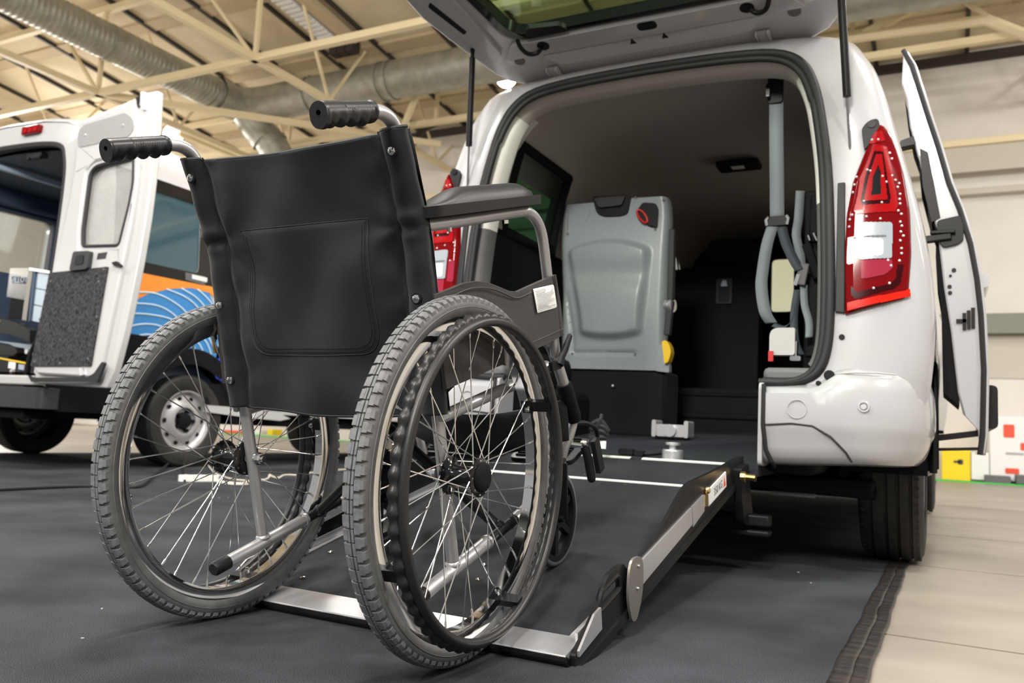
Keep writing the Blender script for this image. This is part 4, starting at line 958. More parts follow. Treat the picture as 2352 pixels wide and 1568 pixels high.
seat = m.build('folding_seat', M['seatshell'], van, ang=60, label='grey moulded shell of folded rear seat')
def sprism(name, P, d0, d1, mt, rr=4, bev=.003, n=4):
    m = MB(); m.prism(round_poly(P, rr, n), [], lambda u, v, w: SP(u, v, w), d0, d1); return m.build(name, M[mt], seat, bevel=bev)
sprism('handle_recess', [(1362, 452), (1452, 448), (1443, 492), (1424, 497), (1388, 498), (1372, 490)], .0, .012, 'black', 8)
sprism('release_handle', [(1368, 458), (1440, 453), (1432, 474), (1380, 480)], .010, .026, 'darkgrey', 6)
sprism('strap_recess', [(1464, 486), (1478, 466), (1508, 468), (1514, 482), (1511, 525), (1490, 520), (1474, 505)], .004, .012, 'black', 6)
m = MB(); c = SP(1478, 499, .018); A_ = (SP(1490, 516) - SP(1466, 482)).normalized(); L2 = .036; B_ = Vector((A_.z, 0, -A_.x)); m.tube([c + A_ * L2 * cos(2 * pi * i / 28) + B_ * .0135 * sin(2 * pi * i / 28) + Vector((0, -.004 * sin(2 * pi * i / 28), 0)) for i in range(28)], .0052, 8, closed=True); m.build('strap_loop', M['red'], seat, label='red strap loop')
sprism('corner_pad', [(1304, 482), (1330, 474), (1352, 476), (1358, 488), (1345, 512), (1322, 532), (1306, 538)], -.004, .004, 'seatshell', 8)
m = MB(); m.tube([SP(1305, 487, .008), SP(1303, 520, .010), SP(1303, 536, .006)], .004, 6); m.build('edge_bead', M['alu'], seat)
for (x, y) in ((1299, 474), (1460, 454), (1524, 459), (1506, 527), (1314, 812), (1459, 814), (1305, 538)):
    m = MB(); p = SP(x, y, seat_h(x, y)); m.cyl(p + Vector((0, .002, 0)), p - Vector((0, .004, 0)), .006, 10); m.build('screw', M['trimgrey'], seat)
m = MB(); p, q = U(1545, 528, 'y', ST - .02), U(1541, 690, 'y', ST - .02); m.bar(p, q, .026, .035, up=(0, 1, 0)); p2 = U(1533, 770, 'y', ST - .02); m.bar(q, p2, .028, .03, up=(0, 1, 0)); m.build('side_rail', M['darkgrey'], seat, bevel=.004)
m = MB(); p = U(1530, 702, 'y', ST - .01); m.cyl(p, p + Vector((.016, -.004, 0)), .026, 20); m.cyl(p + Vector((.016, -.004, 0)), p + Vector((.020, -.005, 0)), .022, 20); m.cyl(p + Vector((.020, -.005, 0)), p + Vector((.034, -.008, 0)), .030, 20); m.build('pivot_knob', M['alu'], seat)
sprism('yellow_lever', [(1524, 786), (1534, 782), (1543, 795), (1546, 810), (1540, 832), (1530, 838), (1528, 812)], -.02, .03, 'yellow', 6)
sprism('hinge_block', [(1508, 792), (1526, 792), (1538, 840), (1538, 856), (1506, 852)], -.03, .008, 'seatshell', 4)
m = MB(); p = U(1552, 590, 'y', ST + .1); m.tube([p, p + Vector((.01, 0, -.06))], .012, 10); m.build('rail_hook', M['chrome'], seat)
m = MB(); p, q = U(1290, 850, 'y', ST + .06), U(1535, 880, 'y', ST + .06); m.box(((p.x + q.x) / 2, ST + .12, .53), (q.x - p.x, .22, .30)); m.build('seat_base', M['trimdark'], seat, bevel=.02)
m = MB(); p = U(1408, 886, 'y', ST); m.sphere((p.x, ST - .002, p.z), .008); m.build('base_screw', M['alu'], seat)
# floor anchors
p = U(1545, 993, 'y', .80); m = MB(); z0 = interp([(.3, .334), (1.25, .43)], .80)
m.rbox((p.x, .80, z0 + .035), (.125, .07, .05), .012); m.cyl((p.x, .76, z0 + .035), (p.x, .752, z0 + .035), .026, 20)
for q in (-1, 1): m.rbox((p.x + q * .068, .80, z0 + .042), (.018, .09, .07), .008)
m.build('floor_anchor', M['alu'], van, bevel=.004)
p = U(1545, 1042, 'y', .06); m = MB(); m.lathe([(0, .0001), (0, .034), (.030, .034), (.034, .030), (.034, .012), (.046, .012), (.048, .024), (.056, .024), (.058, .0001)], (p.x, .06, .318), 'z', 24); m.build('anchor_knob', M['alu'], van, bevel=.001)
m = MB(); m.tube(catmull([(p.x - .01, .07, .345), (p.x - .06, .085, .335), (p.x - .11, .09, .33), (p.x - .16, .10, .328)], 4), .007, 6); m.rbox((p.x - .17, .10, .335), (.05, .03, .02), .006); m.rbox((p.x - .12, .09, .333), (.03, .03, .018), .006); m.build('anchor_strap', M['black'], van)
m = MB()
for k, (a_, b_, c_) in enumerate((((1362, 975), (1378, 968), (1392, 985)), ((1360, 985), (1380, 978), (1396, 992)), ((1362, 995), (1380, 990), (1394, 1000)), ((1358, 1003), (1376, 1004), (1392, 1006)))):
    m.tube(catmull([U(*a_, 'y', -.05 + .01 * k), U(*b_, 'y', -.05), U(*c_, 'y', -.04)], 4), .011, 8)
td = m.build('tie_down_strap', M['nylon'], van, kind='stuff'); m = MB(); m.bar(U(1385, 1012, 'y', -.05), U(1384, 1030, 'y', -.05), .022, .004, up=(0, 1, 0)); m.build('strap_tag', M['pillar'], td)
# ------ belts on the right
def ribbon(name, P, w, wd_, mt, parent, th=.0015):
    P = catmull(P, 6); m = MB(); G = [[p - Vector(wd_).normalized() * w / 2, p + Vector(wd_).normalized() * w / 2] for p in P]
    m.grid(G); return m.build(name, M[mt], parent, solid=th)
a = U(1783, 128, 'y', .36)
m = MB(); m.lathe([(0, .0001), (0, .045), (-.015, .046), (-.03, .030), (-.045, .024)], (a.x, .36, a.z + .02), 'z', 20); m.rbox((a.x, .36, a.z - .10), (.052, .02, .16), .012); top_ = m.build('belt_guide', M['black'], van, bevel=.004)
def B(px, py, y=.36): return U(px, py, 'y', y)
ribbon('seat_belt', [B(1783, 190), B(1783, 300), B(1784, 400), B(1785, 500)], .048, (1, .1, 0), 'belt', van, .002)
m = MB(); c = B(1764, 208, .33); m.rbox(c, (.012, .012, .048), .005); m.build('belt_pin', M['chrome'], van)
m = MB(); c = B(1786, 508); m.rbox(c, (.072, .014, .034), .012)
bk_ = m.build('belt_slide', M['black'], van, bevel=.004); m = MB()
for q in (-1, 1): m.tube([c + Vector((q * .030, -.008, .016)), c + Vector((q * .038, -.009, .004)), c + Vector((q * .034, -.008, -.016))], .006, 8)
m.build('slide_rim', M['chrome'], bk_)
ribbon('seat_belt', [B(1775, 518), B(1762, 560, .34), B(1752, 620, .33), B(1749, 660, .33), B(1757, 715, .34), B(1772, 742, .36)], .040, (1, .25, .1), 'belt', van, .002)
ribbon('seat_belt', [B(1795, 520), B(1806, 560, .35), B(1825, 600, .34), B(1838, 620, .34)], .034, (1, .3, .3), 'beltdark', van, .002)
ribbon('seat_belt', [B(1838, 438, .38), B(1834, 500, .38), B(1829, 540, .37), B(1838, 585, .36), B(1840, 615, .35)], .030, (1, .4, 0), 'belt', van, .002)
ribbon('seat_belt', [B(1846, 655, .36), B(1848, 700, .36), B(1858, 740, .36), B(1858, 775, .36)], .024, (1, .3, .1), 'belt', van, .002)
ribbon('seat_belt', [B(1832, 665, .36), B(1824, 720, .36), B(1826, 780, .36), B(1838, 815, .35)], .026, (1, .3, .1), 'beltdark', van, .002)
ribbon('seat_belt', [B(1776, 745, .36), B(1800, 752, .36), B(1822, 730, .36), B(1826, 690, .36)], .020, (.5, .5, .7), 'beltdark', van, .002)
m = MB(); m.bar(B(1848, 605, .35), B(1838, 655, .35), .034, .016, up=(0, 1, 0)); bkl = m.build('belt_buckle', M['trimgrey'], van, bevel=.004)
m = MB(); m.bar(B(1826, 655, .34), B(1834, 630, .34), .012, .006, up=(0, 1, 0)); m.build('buckle_tongue', M['chrome'], bkl)
m = MB(); m.bar(B(1852, 560, .38), B(1880, 640, .40), .03, .05, up=(0, 1, 0)); m.bar(B(1885, 450, .42), B(1880, 560, .42), .06, .05, up=(0, 1, 0)); m.bar(B(1866, 440, .42), B(1866, 820, .42), .05, .03, up=(0, 1, 0)); m.build('belt_reel_cover', M['trimdark'], van, bevel=.006)
m = MB(); m.tube([B(1858, 540, .36), B(1862, 552, .36)], .007, 8); m.tube([B(1870, 535, .36), B(1878, 552, .36)], .007, 8); m.build('belt_clip', M['chrome'], van)
a, b = U(1771, 755, 'y', .26), U(1828, 817, 'y', .26)
m = MB(); m.prism(round_poly([(a.x, b.z), (b.x, b.z), (b.x, a.z), (a.x, a.z)], [.012, .012, .008, .03], 5), [], lambda u, v, w: Vector((u, w, v)), .235, .285); bx = m.build('white_cover', M['coverwhite'], van, bevel=.006)
m = MB(); m.box((a.x + .006, .235, b.z - .004), (.016, .012, .034)); m.build('red_tab', M['red'], bx)
m = MB(); m.cyl((b.x + .005, .235, b.z - .01), (b.x + .006, .235, b.z + .045), .005, 10); m.rbox((b.x + .004, .235, b.z - .012), (.034, .03, .016), .006); m.build('cover_bolt', M['chrome'], bx)

# ------ tail lights
def tl_edges(v):
    zi = lerp(.782, 1.378, v); zo = lerp(.832, 1.376, v)
    xi = interp([(.78, .693), (.95, .688), (1.09, .692), (1.20, .708), (1.30, .742), (1.355, .768), (1.38, .782)], zi)
    xo = interp([(.83, .862), (.97, .868), (1.10, .864), (1.22, .846), (1.30, .826), (1.35, .808), (1.38, .794)], zo)
    return (xi, zi), (xo, zo)
def TL(s, u, v, w=0):
    (xi, zi), (xo, zo) = tl_edges(v); x = lerp(xi, xo, u); z = lerp(zi, zo, u); y0_ = yR(z) - .016
    u = max(0, min(1, u)); b = .036 * u ** 2.6
    n = Vector((.55 * u ** 1.6, -1, 0)).normalized(); p = Vector((x, y0_ + b, z)) + n * w
    return Vector((s * p.x, p.y, p.z))
TLL = [(60, 395), (120, 350), (250, 262), (400, 208), (520, 185), (640, 168), (1490, 165)]
TLR = [(60, 455), (110, 492), (250, 522), (450, 555), (650, 575), (850, 592), (1390, 606)]
def tuv(x, y):
    l, r = interp(TLL, y), interp(TLR, y); u = (x - l) / (r - l); yb = lerp(1505, 1392, u); return u, (yb - y) / (yb - 62)
def dens(P, n=5):
    out = []
    for i in range(len(P)):
        a, b = Vector(P[i]), Vector(P[(i + 1) % len(P)]); out += [tuple(a.lerp(b, k / n)) for k in range(n)]
    return out
for s, lab in ((1, 'right tail light'), (-1, 'left tail light')):
    G = [[TL(s, j / 14, i / 30, .010 * (1 if 0 < j < 14 and 0 < i < 30 else 0)) for j in range(15)] for i in range(31)]
    m = MB(); m.grid(G)
    E_ = [(i, 0) for i in range(31)] + [(30, j) for j in range(1, 15)] + [(i, 14) for i in range(29, -1, -1)] + [(0, j) for j in range(13, 0, -1)]
    e0 = [G[i][j] for i, j in E_]; e1 = [p + Vector((-s * .015, .055, 0)) for p in e0]; m.grid([e0, e1], closed=True)
    tl = m.build('tail_light', M['lensred'], van, ang=60)
    NU, NV = 96, 285
    def tp(name, P, w0, w1, mt, hole=None, parent=tl):
        Q = [tuv(x, y) for x, y in dens(P)]; Hh = [tuv(x, y) for x, y in dens(hole)] if hole else None
        u0, u1 = min(q[0] for q in Q), max(q[0] for q in Q); v0, v1 = min(q[1] for q in Q), max(q[1] for q in Q); cells = []
        for a in range(max(0, int(u0 * NU) - 1), min(NU, int(u1 * NU) + 2)):
            for b in range(max(0, int(v0 * NV) - 1), min(NV, int(v1 * NV) + 2)):
                c = ((a + .5) / NU, (b + .5) / NV)
                if inpoly(c[0], c[1], Q) and not (Hh and inpoly(c[0], c[1], Hh)): cells.append((a, b))
        S_ = set(cells); idx = {}; m = MB()
        def vid(a, b, w):
            if (a, b, w) not in idx: idx[(a, b, w)] = len(m.v); m.v.append(tuple(TL(s, a / NU, b / NV, w)))
            return idx[(a, b, w)]
        for a, b in cells:
            m.f.append((vid(a, b, w1), vid(a + 1, b, w1), vid(a + 1, b + 1, w1), vid(a, b + 1, w1))); m.m.append(0)
            for (da, db, p_, q_) in ((-1, 0, (a, b), (a, b + 1)), (1, 0, (a + 1, b), (a + 1, b + 1)), (0, -1, (a, b), (a + 1, b)), (0, 1, (a, b + 1), (a + 1, b + 1))):
                if (a + da, b + db) not in S_: m.f.append((vid(*p_, w1), vid(*q_, w1), vid(*q_, w0), vid(*p_, w0))); m.m.append(0)
        return m.build(name, M[mt], parent, ang=40)
    A0 = [(330, 215), (440, 240), (500, 700), (480, 752), (235, 760), (212, 730), (240, 470)]
    A1 = [(335, 275), (405, 280), (452, 640), (446, 690), (262, 694), (250, 650), (285, 420)]
    A2 = [(350, 300), (396, 300), (432, 660), (282, 664), (272, 640), (318, 400)]
    A3 = [(366, 385), (386, 440), (388, 618), (322, 620), (336, 470)]
    tp('outer_reflector', A0, .008, .0125, 'lensbright', A1); tp('dark_ring', A1, .008, .0112, 'lensdark', A2); tp('inner_reflector', A2, .008, .0135, 'lensbright', A3); tp('dark_core', A3, .008, .0105, 'blackgl')
    tp('reverse_lamp', round_poly([(262, 828), (466, 832), (470, 1104), (264, 1106)], 18, 3), .008, .0135, 'lenswhite')
    tp('reverse_bar', [(285, 930), (430, 930), (430, 942), (285, 942)], .0125, .0150, 'trimgrey'); tp('reverse_bulb', round_poly([(300, 960), (410, 955), (412, 1082), (300, 1085)], 20, 3), .0125, .0145, 'paper')
    tp('fog_lamp', round_poly([(272, 1112), (468, 1110), (478, 1175), (430, 1225), (275, 1255)], 14, 3), .008, .012, 'lenspink')
    tp('lower_ring', [(205, 1300), (208, 1370), (240, 1400), (490, 1330), (532, 1290), (545, 1150), (505, 1150), (500, 1255), (470, 1290), (250, 1352)], .008, .0115, 'lensdark')
    tp('lower_reflector', [(180, 1425), (500, 1358), (596, 1330), (600, 1384), (180, 1486)], .008, .0125, 'lensorange')
    tp('side_reflection', round_poly([(180, 935), (246, 930), (248, 1130), (182, 1140)], 10, 3), .008, .011, 'lenspink')  # reflection on the lens, put in as a pink block
    tp('upper_reflector', round_poly([(330, 130), (420, 112), (435, 190), (330, 215), (290, 210)], 14, 3), .008, .012, 'lensbright')
    m = MB()
    for (x, y) in [(465, 470), (485, 505), (508, 530), (498, 560), (512, 615), (508, 655), (510, 690), (498, 745), (518, 770), (515, 830), (525, 860), (520, 905), (535, 935), (517, 972), (525, 1030), (525, 1068), (515, 1122), (190, 590), (200, 530), (212, 470), (190, 800), (188, 855), (205, 765), (450, 290), (465, 335), (275, 665), (300, 785), (390, 805), (395, 680), (400, 475), (425, 520), (310, 430), (285, 420), (320, 185), (375, 185), (460, 1290), (358, 1325), (465, 1160), (445, 1120), (228, 938)]:
        u, v = tuv(x, y); m.sphere(TL(s, min(.96, max(.03, u)), v, .0125), .0040, 6, 4)
    m.build('glint_beads', M['glintchrome'], tl, kind='stuff', smooth=False)  # pale beads stand in for sparkles of light on the lens
    m = MB(); P = round_poly([(.745, 1.30), (.735, 1.375), (.755, 1.40), (.782, 1.405), (.79, 1.37), (.765, 1.33)], .012, 3); m.prism(P, [], lambda u, v, w: Vector((s * (u - .008), yR(v) - w, v)), -.01, .012); m.build('lamp_bracket', M['black'], van, bevel=.003)
    m = MB(); m.cyl((s * .757, yR(1.38) - .010, 1.385), (s * .757, yR(1.38) - .016, 1.385), .012, 12); m.build('bracket_hole', M['black'], van)

# ------ gas struts
for s in (1, -1):
    lo = Vector((s * .700, .125, 1.20)); up_ = Vector((s * .668, .045, 1.86)); d = (up_ - lo).normalized()
    m = MB(); m.cyl(lo, lo + d * .30, .0042, 8); m.sphere(lo, .010); rod = m.build('gas_strut', M['trimgrey'], van)
    m = MB(); a = lo + d * .28; m.tube([a, a + d * .004, a + d * .34, a + d * .345, a + d * .385], .0125, 14, rf=lambda q: 1 if q < .6 else (.62 if q < .9 else .8)); m.build('cylinder', M['black'], rod)

# ------ raised hatch
GA = radians(13); HP = Vector((0, .285, 1.792))
def GP(x, L, d=0): return HP + Vector((x, -L * cos(GA) - d * sin(GA), L * sin(GA) - d * cos(GA)))     # d > 0 : below (inner side)
OUT = [(.55, -.02), (.615, .02), (.655, .08), (.69, .18), (.735, .32), (.775, .46), (.785, .60), (.775, .75), (.76, .95), (.74, 1.12), (.62, 1.20)]
outl = OUT + [(-x, y) for x, y in OUT[::-1]]
WIN = round_poly([(.47, .275), (.56, .70), (-.56, .70), (-.47, .275)], .07, 6)
WINO = round_poly([(.50, .250), (.60, .73), (-.60, .73), (-.50, .250)], .08, 6)
m = MB(); m.prism(outl, [WINO[::-1]], lambda u, v, w: GP(u, v, w), -.06, .0); hatch = m.build('hatch', M['white'], van, ang=30, bevel=.012)
# inner stampings: raised rim along the hinge edge and side beams
def gpr(name, P, w0, w1, mt, bev=.006, parent=None): 
    m = MB(); m.prism(P, [], lambda u, v, w: GP(u, v, w), w0, w1); return m.build(name, M[mt], parent or hatch, ang=30, bevel=bev)
gpr('lower_beam', round_poly([(-.56, .165), (.56, .165), (.50, .245), (-.50, .245)], .02, 3), -.01, .018, 'white', .008)
gpr('step_beam', round_poly([(-.36, .075), (.36, .075), (.42, .15), (-.42, .15)], .03, 3), -.01, .008, 'white', .006)
for s in (1, -1):
    gpr('side_beam', round_poly([(s * .555, .19), (s * .625, .20), (s * .735, .56), (s * .66, .72), (s * .60, .60)], .03, 3), -.01, .016, 'white', .008)
    gpr('slot', round_poly([(s * .625, .36), (s * .645, .35), (s * .70, .52), (s * .68, .54)], .009, 3), .012, .0175, 'black', 0)
    m = MB(); m.cyl(GP(s * .375, .215, .012), GP(s * .375, .215, .0195), .024, 20); m.build('grommet', M['black'], hatch)
    m = MB(); m.cyl(GP(s * .515, .135, -.005), GP(s * .515, .135, .004), .021, 20); m.build('grommet', M['trimgrey'], hatch)
    m = MB(); m.tube(catmull([GP(s * .455, .275, .02), GP(s * .452, .245, .034), GP(s * .435, .215, .042), GP(s * .405, .200, .034), GP(s * .385, .21, .022)], 5), .0085, 8); m.build('wiring_tube', M['black'], hatch)
    m = MB(); m.box(GP(s * .40, .03, .012), (.05, .10, .012), Matrix.Rotation(-GA, 3, 'X')); m.box(GP(s * .40 - .02, .05, .016), (.006, .08, .02)); m.box(GP(s * .40 + .02, .05, .016), (.006, .08, .02)); m.build('hinge', M['white'], hatch, bevel=.003)
    m = MB(); m.prism([(s * (.06) - .012, .128), (s * .06 + .012, .128), (s * .06, .158)], [], lambda u, v, w: GP(u + .01, v, w), .004, .0095); m.build('clip_hole', M['black'], hatch, smooth=False)
gpr('latch_hole', round_poly(rect(-.005, .198, .065, .238), .018, 5), .014, .0195, 'black', 0)
m = MB(); m.prism(WINO, [WIN[::-1]], lambda u, v, w: GP(u, v, w), -.045, .004); m.build('window_seal', M['blackgl'], hatch, bevel=.004)
m = MB(); m.prism(WIN, [], lambda u, v, w: GP(u, v, w), -.040, -.034); m.build('rear_window', M['hglass'], hatch)
m = MB(); m.prism(round_poly([(-.43, .262), (-.25, .262), (-.27, .30), (-.40, .315)], .015, 3), [], lambda u, v, w: GP(u, v, w), -.005, .016); m.build('window_corner_cover', M['black'], hatch, bevel=.004)

# ------ wheels
tp_ = [(-.098, .215), (-.1025, .26), (-.097, .30), (-.086, .318), (-.074, .3235), (-.062, .325), (-.060, .316), (-.053, .316), (-.051, .325), (-.018, .326), (-.016, .317), (-.007, .317), (-.005, .326), (.018, .326), (.020, .317), (.029, .317), (.031, .326), (.058, .325), (.060, .316), (.067, .316), (.069, .324), (.086, .318), (.097, .30), (.1025, .26), (.098, .215)]
for (sx, y) in ((1, .75), (-1, .75), (1, 3.535), (-1, 3.535)):
    c = Vector((sx * .79, y, .325))
    m = MB(); m.lathe(tp_, c, 'x', 96); 
    for k in range(70):
        a = 2 * pi * k / 70
        for q in (-.078, .078):
            m.box(c + Vector((q, .3205 * cos(a), .3205 * sin(a))), (.022, .004, .006), Matrix.Rotation(a, 3, 'X'))
    w = m.build('wheel_tyre', M['tyre'], van, ang=30)
    m = MB(); m.lathe([(-.09, .0001), (-.09, .20), (-.095, .215), (.095, .215), (.085, .205), (.07, .19), (.06, .08), (.075, .05), (.078, .0001)], c, 'x', 40, sgn=sx); m.build('wheel_rim', M['wheelsilver'], w)
m = MB(); m.tube([(-.70, .75, .30), (.70, .75, .30)], .04, 12); m.box((.52, .62, .27), (.12, .30, .10)); m.tube([(.35, .30, .26), (.75, .42, .24)], .022, 10); m.build('rear_axle', M['blackmat'], van)
m = MB(); m.tube([U(1772, 1131, 'y', .35), U(1872, 1139, 'y', .35)], .008, 8); m.build('exhaust_bar', M['alu'], van)
m = MB(); m.box((0, .45, .265), (1.5, .24, .04)); m.build('rear_crossmember', M['blackmat'], van, bevel=.01)
for s in (1, -1):
    m = MB(); G = []
    for i in range(17):
        a = pi * i / 16; G.append([(s * .665, .75 + .385 * cos(a), .31 + .385 * sin(a)), (s * .905, .75 + .385 * cos(a), .31 + .385 * sin(a))])
    m.grid(G); m.box((s * .655, .75, .50), (.02, .8, .42)); m.build('wheel_arch', M['blackmat'], van)
    m = MB(); m.tube([(s * .921, .75 + .372 * cos(a), .32 + .378 * sin(a)) for a in [pi * i / 24 for i in range(25)]], .011, 8); m.build('arch_lip', M['blackmat'], van)
    # quarter panel in front of / above the arch
    G = []
    for i in range(17):
        a = pi * i / 16; p = Vector((s * .920, .75 + .372 * cos(a), .32 + .378 * sin(a))); q = Vector((s * .928, .75 + .66 * cos(a) * (.8 if cos(a) < 0 else .75), max(.34, .73))); G.append([p, q])
    m = MB(); m.grid(G); m.build('arch_panel', M['white'], van)

# ------ open sliding door beside the right rear quarter
YD = .50
DO = [(2085, 115), (2105, 150), (2140, 260), (2165, 335), (2190, 420), (2215, 480), (2240, 560), (2255, 640), (2264, 720), (2271, 850), (2268, 1000), (2262, 1045)]
DI = [(2075, 120), (2071, 190), (2082, 225), (2090, 290), (2112, 370), (2134, 470), (2152, 525), (2160, 590), (2168, 660), (2184, 760), (2200, 900), (2212, 950), (2245, 985), (2252, 1040)]
dq = lambda L: [(U(x, y, 'y', YD).x, U(x, y, 'y', YD).z) for x, y in L]
PD = dq(DO) + dq(DI)[::-1]
m = MB(); m.prism(PD, [], lambda u, v, w: Vector((u, w, v)), YD, YD + .035); dr = m.build('sliding_door', M['white'], van, bevel=.006, label='white edge of open sliding door')
do, di = dq(DO), dq(DI)
m = MB(); m.grid([[Vector((x, y, z)) for x, z in do] for y in (YD + .02, YD + .2, YD + .6, YD + .92)]); m.build('outer_skin', M['white'], dr, solid=.006)
m = MB(); m.tube([Vector((x - .014, YD - .006, z)) for x, z in do], .0085, 8); m.build('edge_seal', M['seal'], dr)
tr = [(x, z) for x, z in dq([(2078, 225), (2092, 300), (2108, 345), (2112, 400), (2130, 470), (2150, 530), (2149, 590), (2152, 640), (2162, 700), (2166, 900), (2204, 932), (2204, 900), (2188, 760), (2172, 660), (2164, 600), (2156, 520), (2136, 460), (2116, 370), (2096, 290)])]
m = MB(); m.prism(tr, [], lambda u, v, w: Vector((u, w, v)), YD + .012, YD + .30); m.build('inner_trim', M['blackmat'], dr)
m = MB(); m.prism(dq([(2112, 340), (2132, 350), (2160, 500), (2140, 510), (2120, 430)]), [], lambda u, v, w: Vector((u, w, v)), YD - .004, YD + .3); m.build('window_edge', M['black'], dr)
m = MB(); m.prism(round_poly(dq([(2152, 508), (2205, 496), (2213, 505), (2213, 552), (2200, 562), (2165, 570), (2152, 545)]), .012, 3), [], lambda u, v, w: Vector((u, w, v)), YD - .012, YD + .01); m.build('arm_pocket', M['black'], dr, bevel=.003)
m = MB(); m.bar(U(2118, 552, 'y', YD - .01), U(2185, 543, 'y', YD - .01), .03, .022); m.box(U(2165, 533, 'y', YD - .02), (.075, .02, .012)); m.build('roller_arm', M['black'], dr, bevel=.003)
for (a, b, w_) in (((2150, 1006), (2255, 994), .020), ((2146, 1032), (2258, 1030), .010)):
    m = MB(); m.bar(U(*a, 'y', YD + .05), U(*b, 'y', YD + .05), w_, w_); m.build('lower_arm', M['black'], dr, bevel=.002)
m = MB(); m.prism(dq([(2064, 330), (2070, 322), (2098, 312), (2104, 330), (2066, 338)]), [], lambda u, v, w: Vector((u, w, v)), YD, YD + .05); m.build('upper_arm', M['black'], dr)
for (x, y, r) in ((2191, 620, .007), (2183, 633, .0045), (2181, 658, .0065), (2182, 672, .0065)):
    m = MB(); p = U(x, y, 'y', YD - .004); m.cyl(p, p + Vector((0, .01, 0)), r, 12); m.build('screw_hole', M['black'], dr)
m = MB()
for q in (0, 1, 2): m.box(U(2215 + q * 10, 738 - 4 * q, 'y', YD - .004), (.011, .01, .055 + .006 * q))
m.box(U(2208, 737, 'y', YD - .004), (.03, .01, .012)); m.build('door_catch', M['black'], dr)
p = U(2266, 645, 'y', .74); m = MB(); m.rbox((p.x - .01, .85, p.z), (.035, .24, .05), .014); m.build('door_handle', M['white'], dr, bevel=.006)
a, b = U(2283, 885, 'y', .62), U(2283, 985, 'y', .62)
m = MB(); m.rbox((a.x - .012, .98, (a.z + b.z) / 2), (.045, .75, a.z - b.z), .018); m.build('rubbing_pad', M['black'], dr, bevel=.008)
# ------------------------------------------------------------------ minibus at the left
XC = -4.90
mb = thing('minibus', 'white minibus with orange and blue side, open rear door and passenger lift', 'minibus', (XC, 3.0, 0))
FW = lambda z: interp([(.3, .945), (.9, .965), (1.4, .962), (1.9, .925), (2.15, .875)], z)
yb_ = lambda z: .62 + .065 * (z - .5)
def side(s, P, holes, d0, d1, name, mt, parent=mb, **k):
    m = MB(); m.prism(P, holes, lambda u, v, w: Vector((XC + s * (FW(v) + w), u, v)), d0, d1); return m.build(name, M[mt], parent, **k)
SP_ = [(.66, .50), (1.18, .50), (1.20, .70), (1.30, .86), (1.48, .94), (1.70, .96), (1.92, .92), (2.10, .80), (2.18, .60), (2.20, .42), (4.6, .42), (4.62, .65), (4.8, .85), (5.1, .92), (5.4, .85), (5.6, .6), (6.1, .5), (6.15, .9), (5.6, 1.15), (5.0, 1.30), (4.55, 1.95), (4.35, 2.15), (.74, 2.15), (.70, 1.4)]
winR = [round_poly([(1.20, 1.41), (1.69, 1.42), (1.69, 1.94), (1.18, 1.94)], .05, 4), round_poly(rect(1.80, 1.42, 2.85, 1.94), .05, 4), round_poly(rect(2.96, 1.42, 4.0, 1.94), .05, 4)]
winL = [round_poly(rect(.88, 1.44, 1.70, 1.93), .06, 4), round_poly(rect(1.80, 1.42, 2.85, 1.94), .05, 4)]
densify = lambda P: dens(P, 6)
side(1, densify(SP_), [densify(w)[::-1] for w in winR], -.04, 0, 'side_wall', 'white2')
side(-1, densify(SP_), [densify(w)[::-1] for w in winL], -.04, 0, 'side_wall', 'white2')
side(1, densify([(.98, 1.335), (4.25, 1.335), (4.2, 2.03), (.97, 2.03)]), [densify(w)[::-1] for w in winR], 0, .005, 'window_band', 'blackgl')
for w in winR: side(1, densify(w), [], -.012, -.008, 'side_window', 'bglass')
for w in winL: side(-1, densify(w), [], -.012, -.008, 'side_window', 'cglass')
# roof, rear frame, nose
G = []
for (y, dz, k) in ((.735, -.035, .97), (.78, 0, 1), (1.5, .015, 1), (4.3, .0, 1), (4.55, -.12, .98), (5.1, -.75, .96), (6.1, -1.2, .9)):
    hp = [(.875, 2.15), (.862, 2.20), (.82, 2.265), (.72, 2.305), (.45, 2.345), (0, 2.360)]
    G.append([Vector((XC + k * x, y + .02 * 0, z + dz * (1 if z > 2.16 or y > 4.3 else .0))) for x, z in hp] + [Vector((XC - k * x, y, z + dz * (1 if z > 2.16 or y > 4.3 else 0))) for x, z in hp[-2::-1]])
m = MB(); m.grid(G); m.build('roof', M['white2'], mb, ang=40)
fo = [(.93, .50), (.955, .9), (.945, 1.4), (.905, 1.9), (.862, 2.12), (.80, 2.255), (.45, 2.325), (0, 2.345)]
fi = [(.80, .60), (.815, .9), (.805, 1.4), (.775, 1.85), (.735, 2.03), (.66, 2.125), (.40, 2.165), (0, 2.18)]
fo, fi = ([(q.x, q.y) for q in catmull([(a, b, 0) for a, b in L], 4)] for L in (fo, fi))
mir = lambda L: L + [(-x, z) for x, z in L[-2::-1]]
G = [[Vector((XC + x, yb_(z) + dy, z)) for x, z in mir(L)] for L, dy in ((fo, .10), (fo, .02), ([(lerp(a[0], b[0], .2), lerp(a[1], b[1], .2)) for a, b in zip(fo, fi)], 0), (fi, .0), (fi, .10))]
m = MB(); m.grid(G); m.build('rear_frame', M['white2'], mb, ang=30)
m = MB(); m.tube([Vector((XC + x * .985, yb_(z) + .015, z - .012)) for x, z in mir(fi)], .022, 8); m.build('door_seal', M['seal'], mb)
m = MB(); m.box((XC, yb_(.55) + .06, .545), (1.64, .14, .06)); m.build('rear_sill', M['white2'], mb, bevel=.01)
a = U(76, 300, 'y', .73); m = MB(); m.rbox((a.x, .725, a.z), (.20, .03, .060), .018); bl = m.build('brake_light', M['lensred'], mb, bevel=.008, label='red high-mounted brake light')
m = MB()
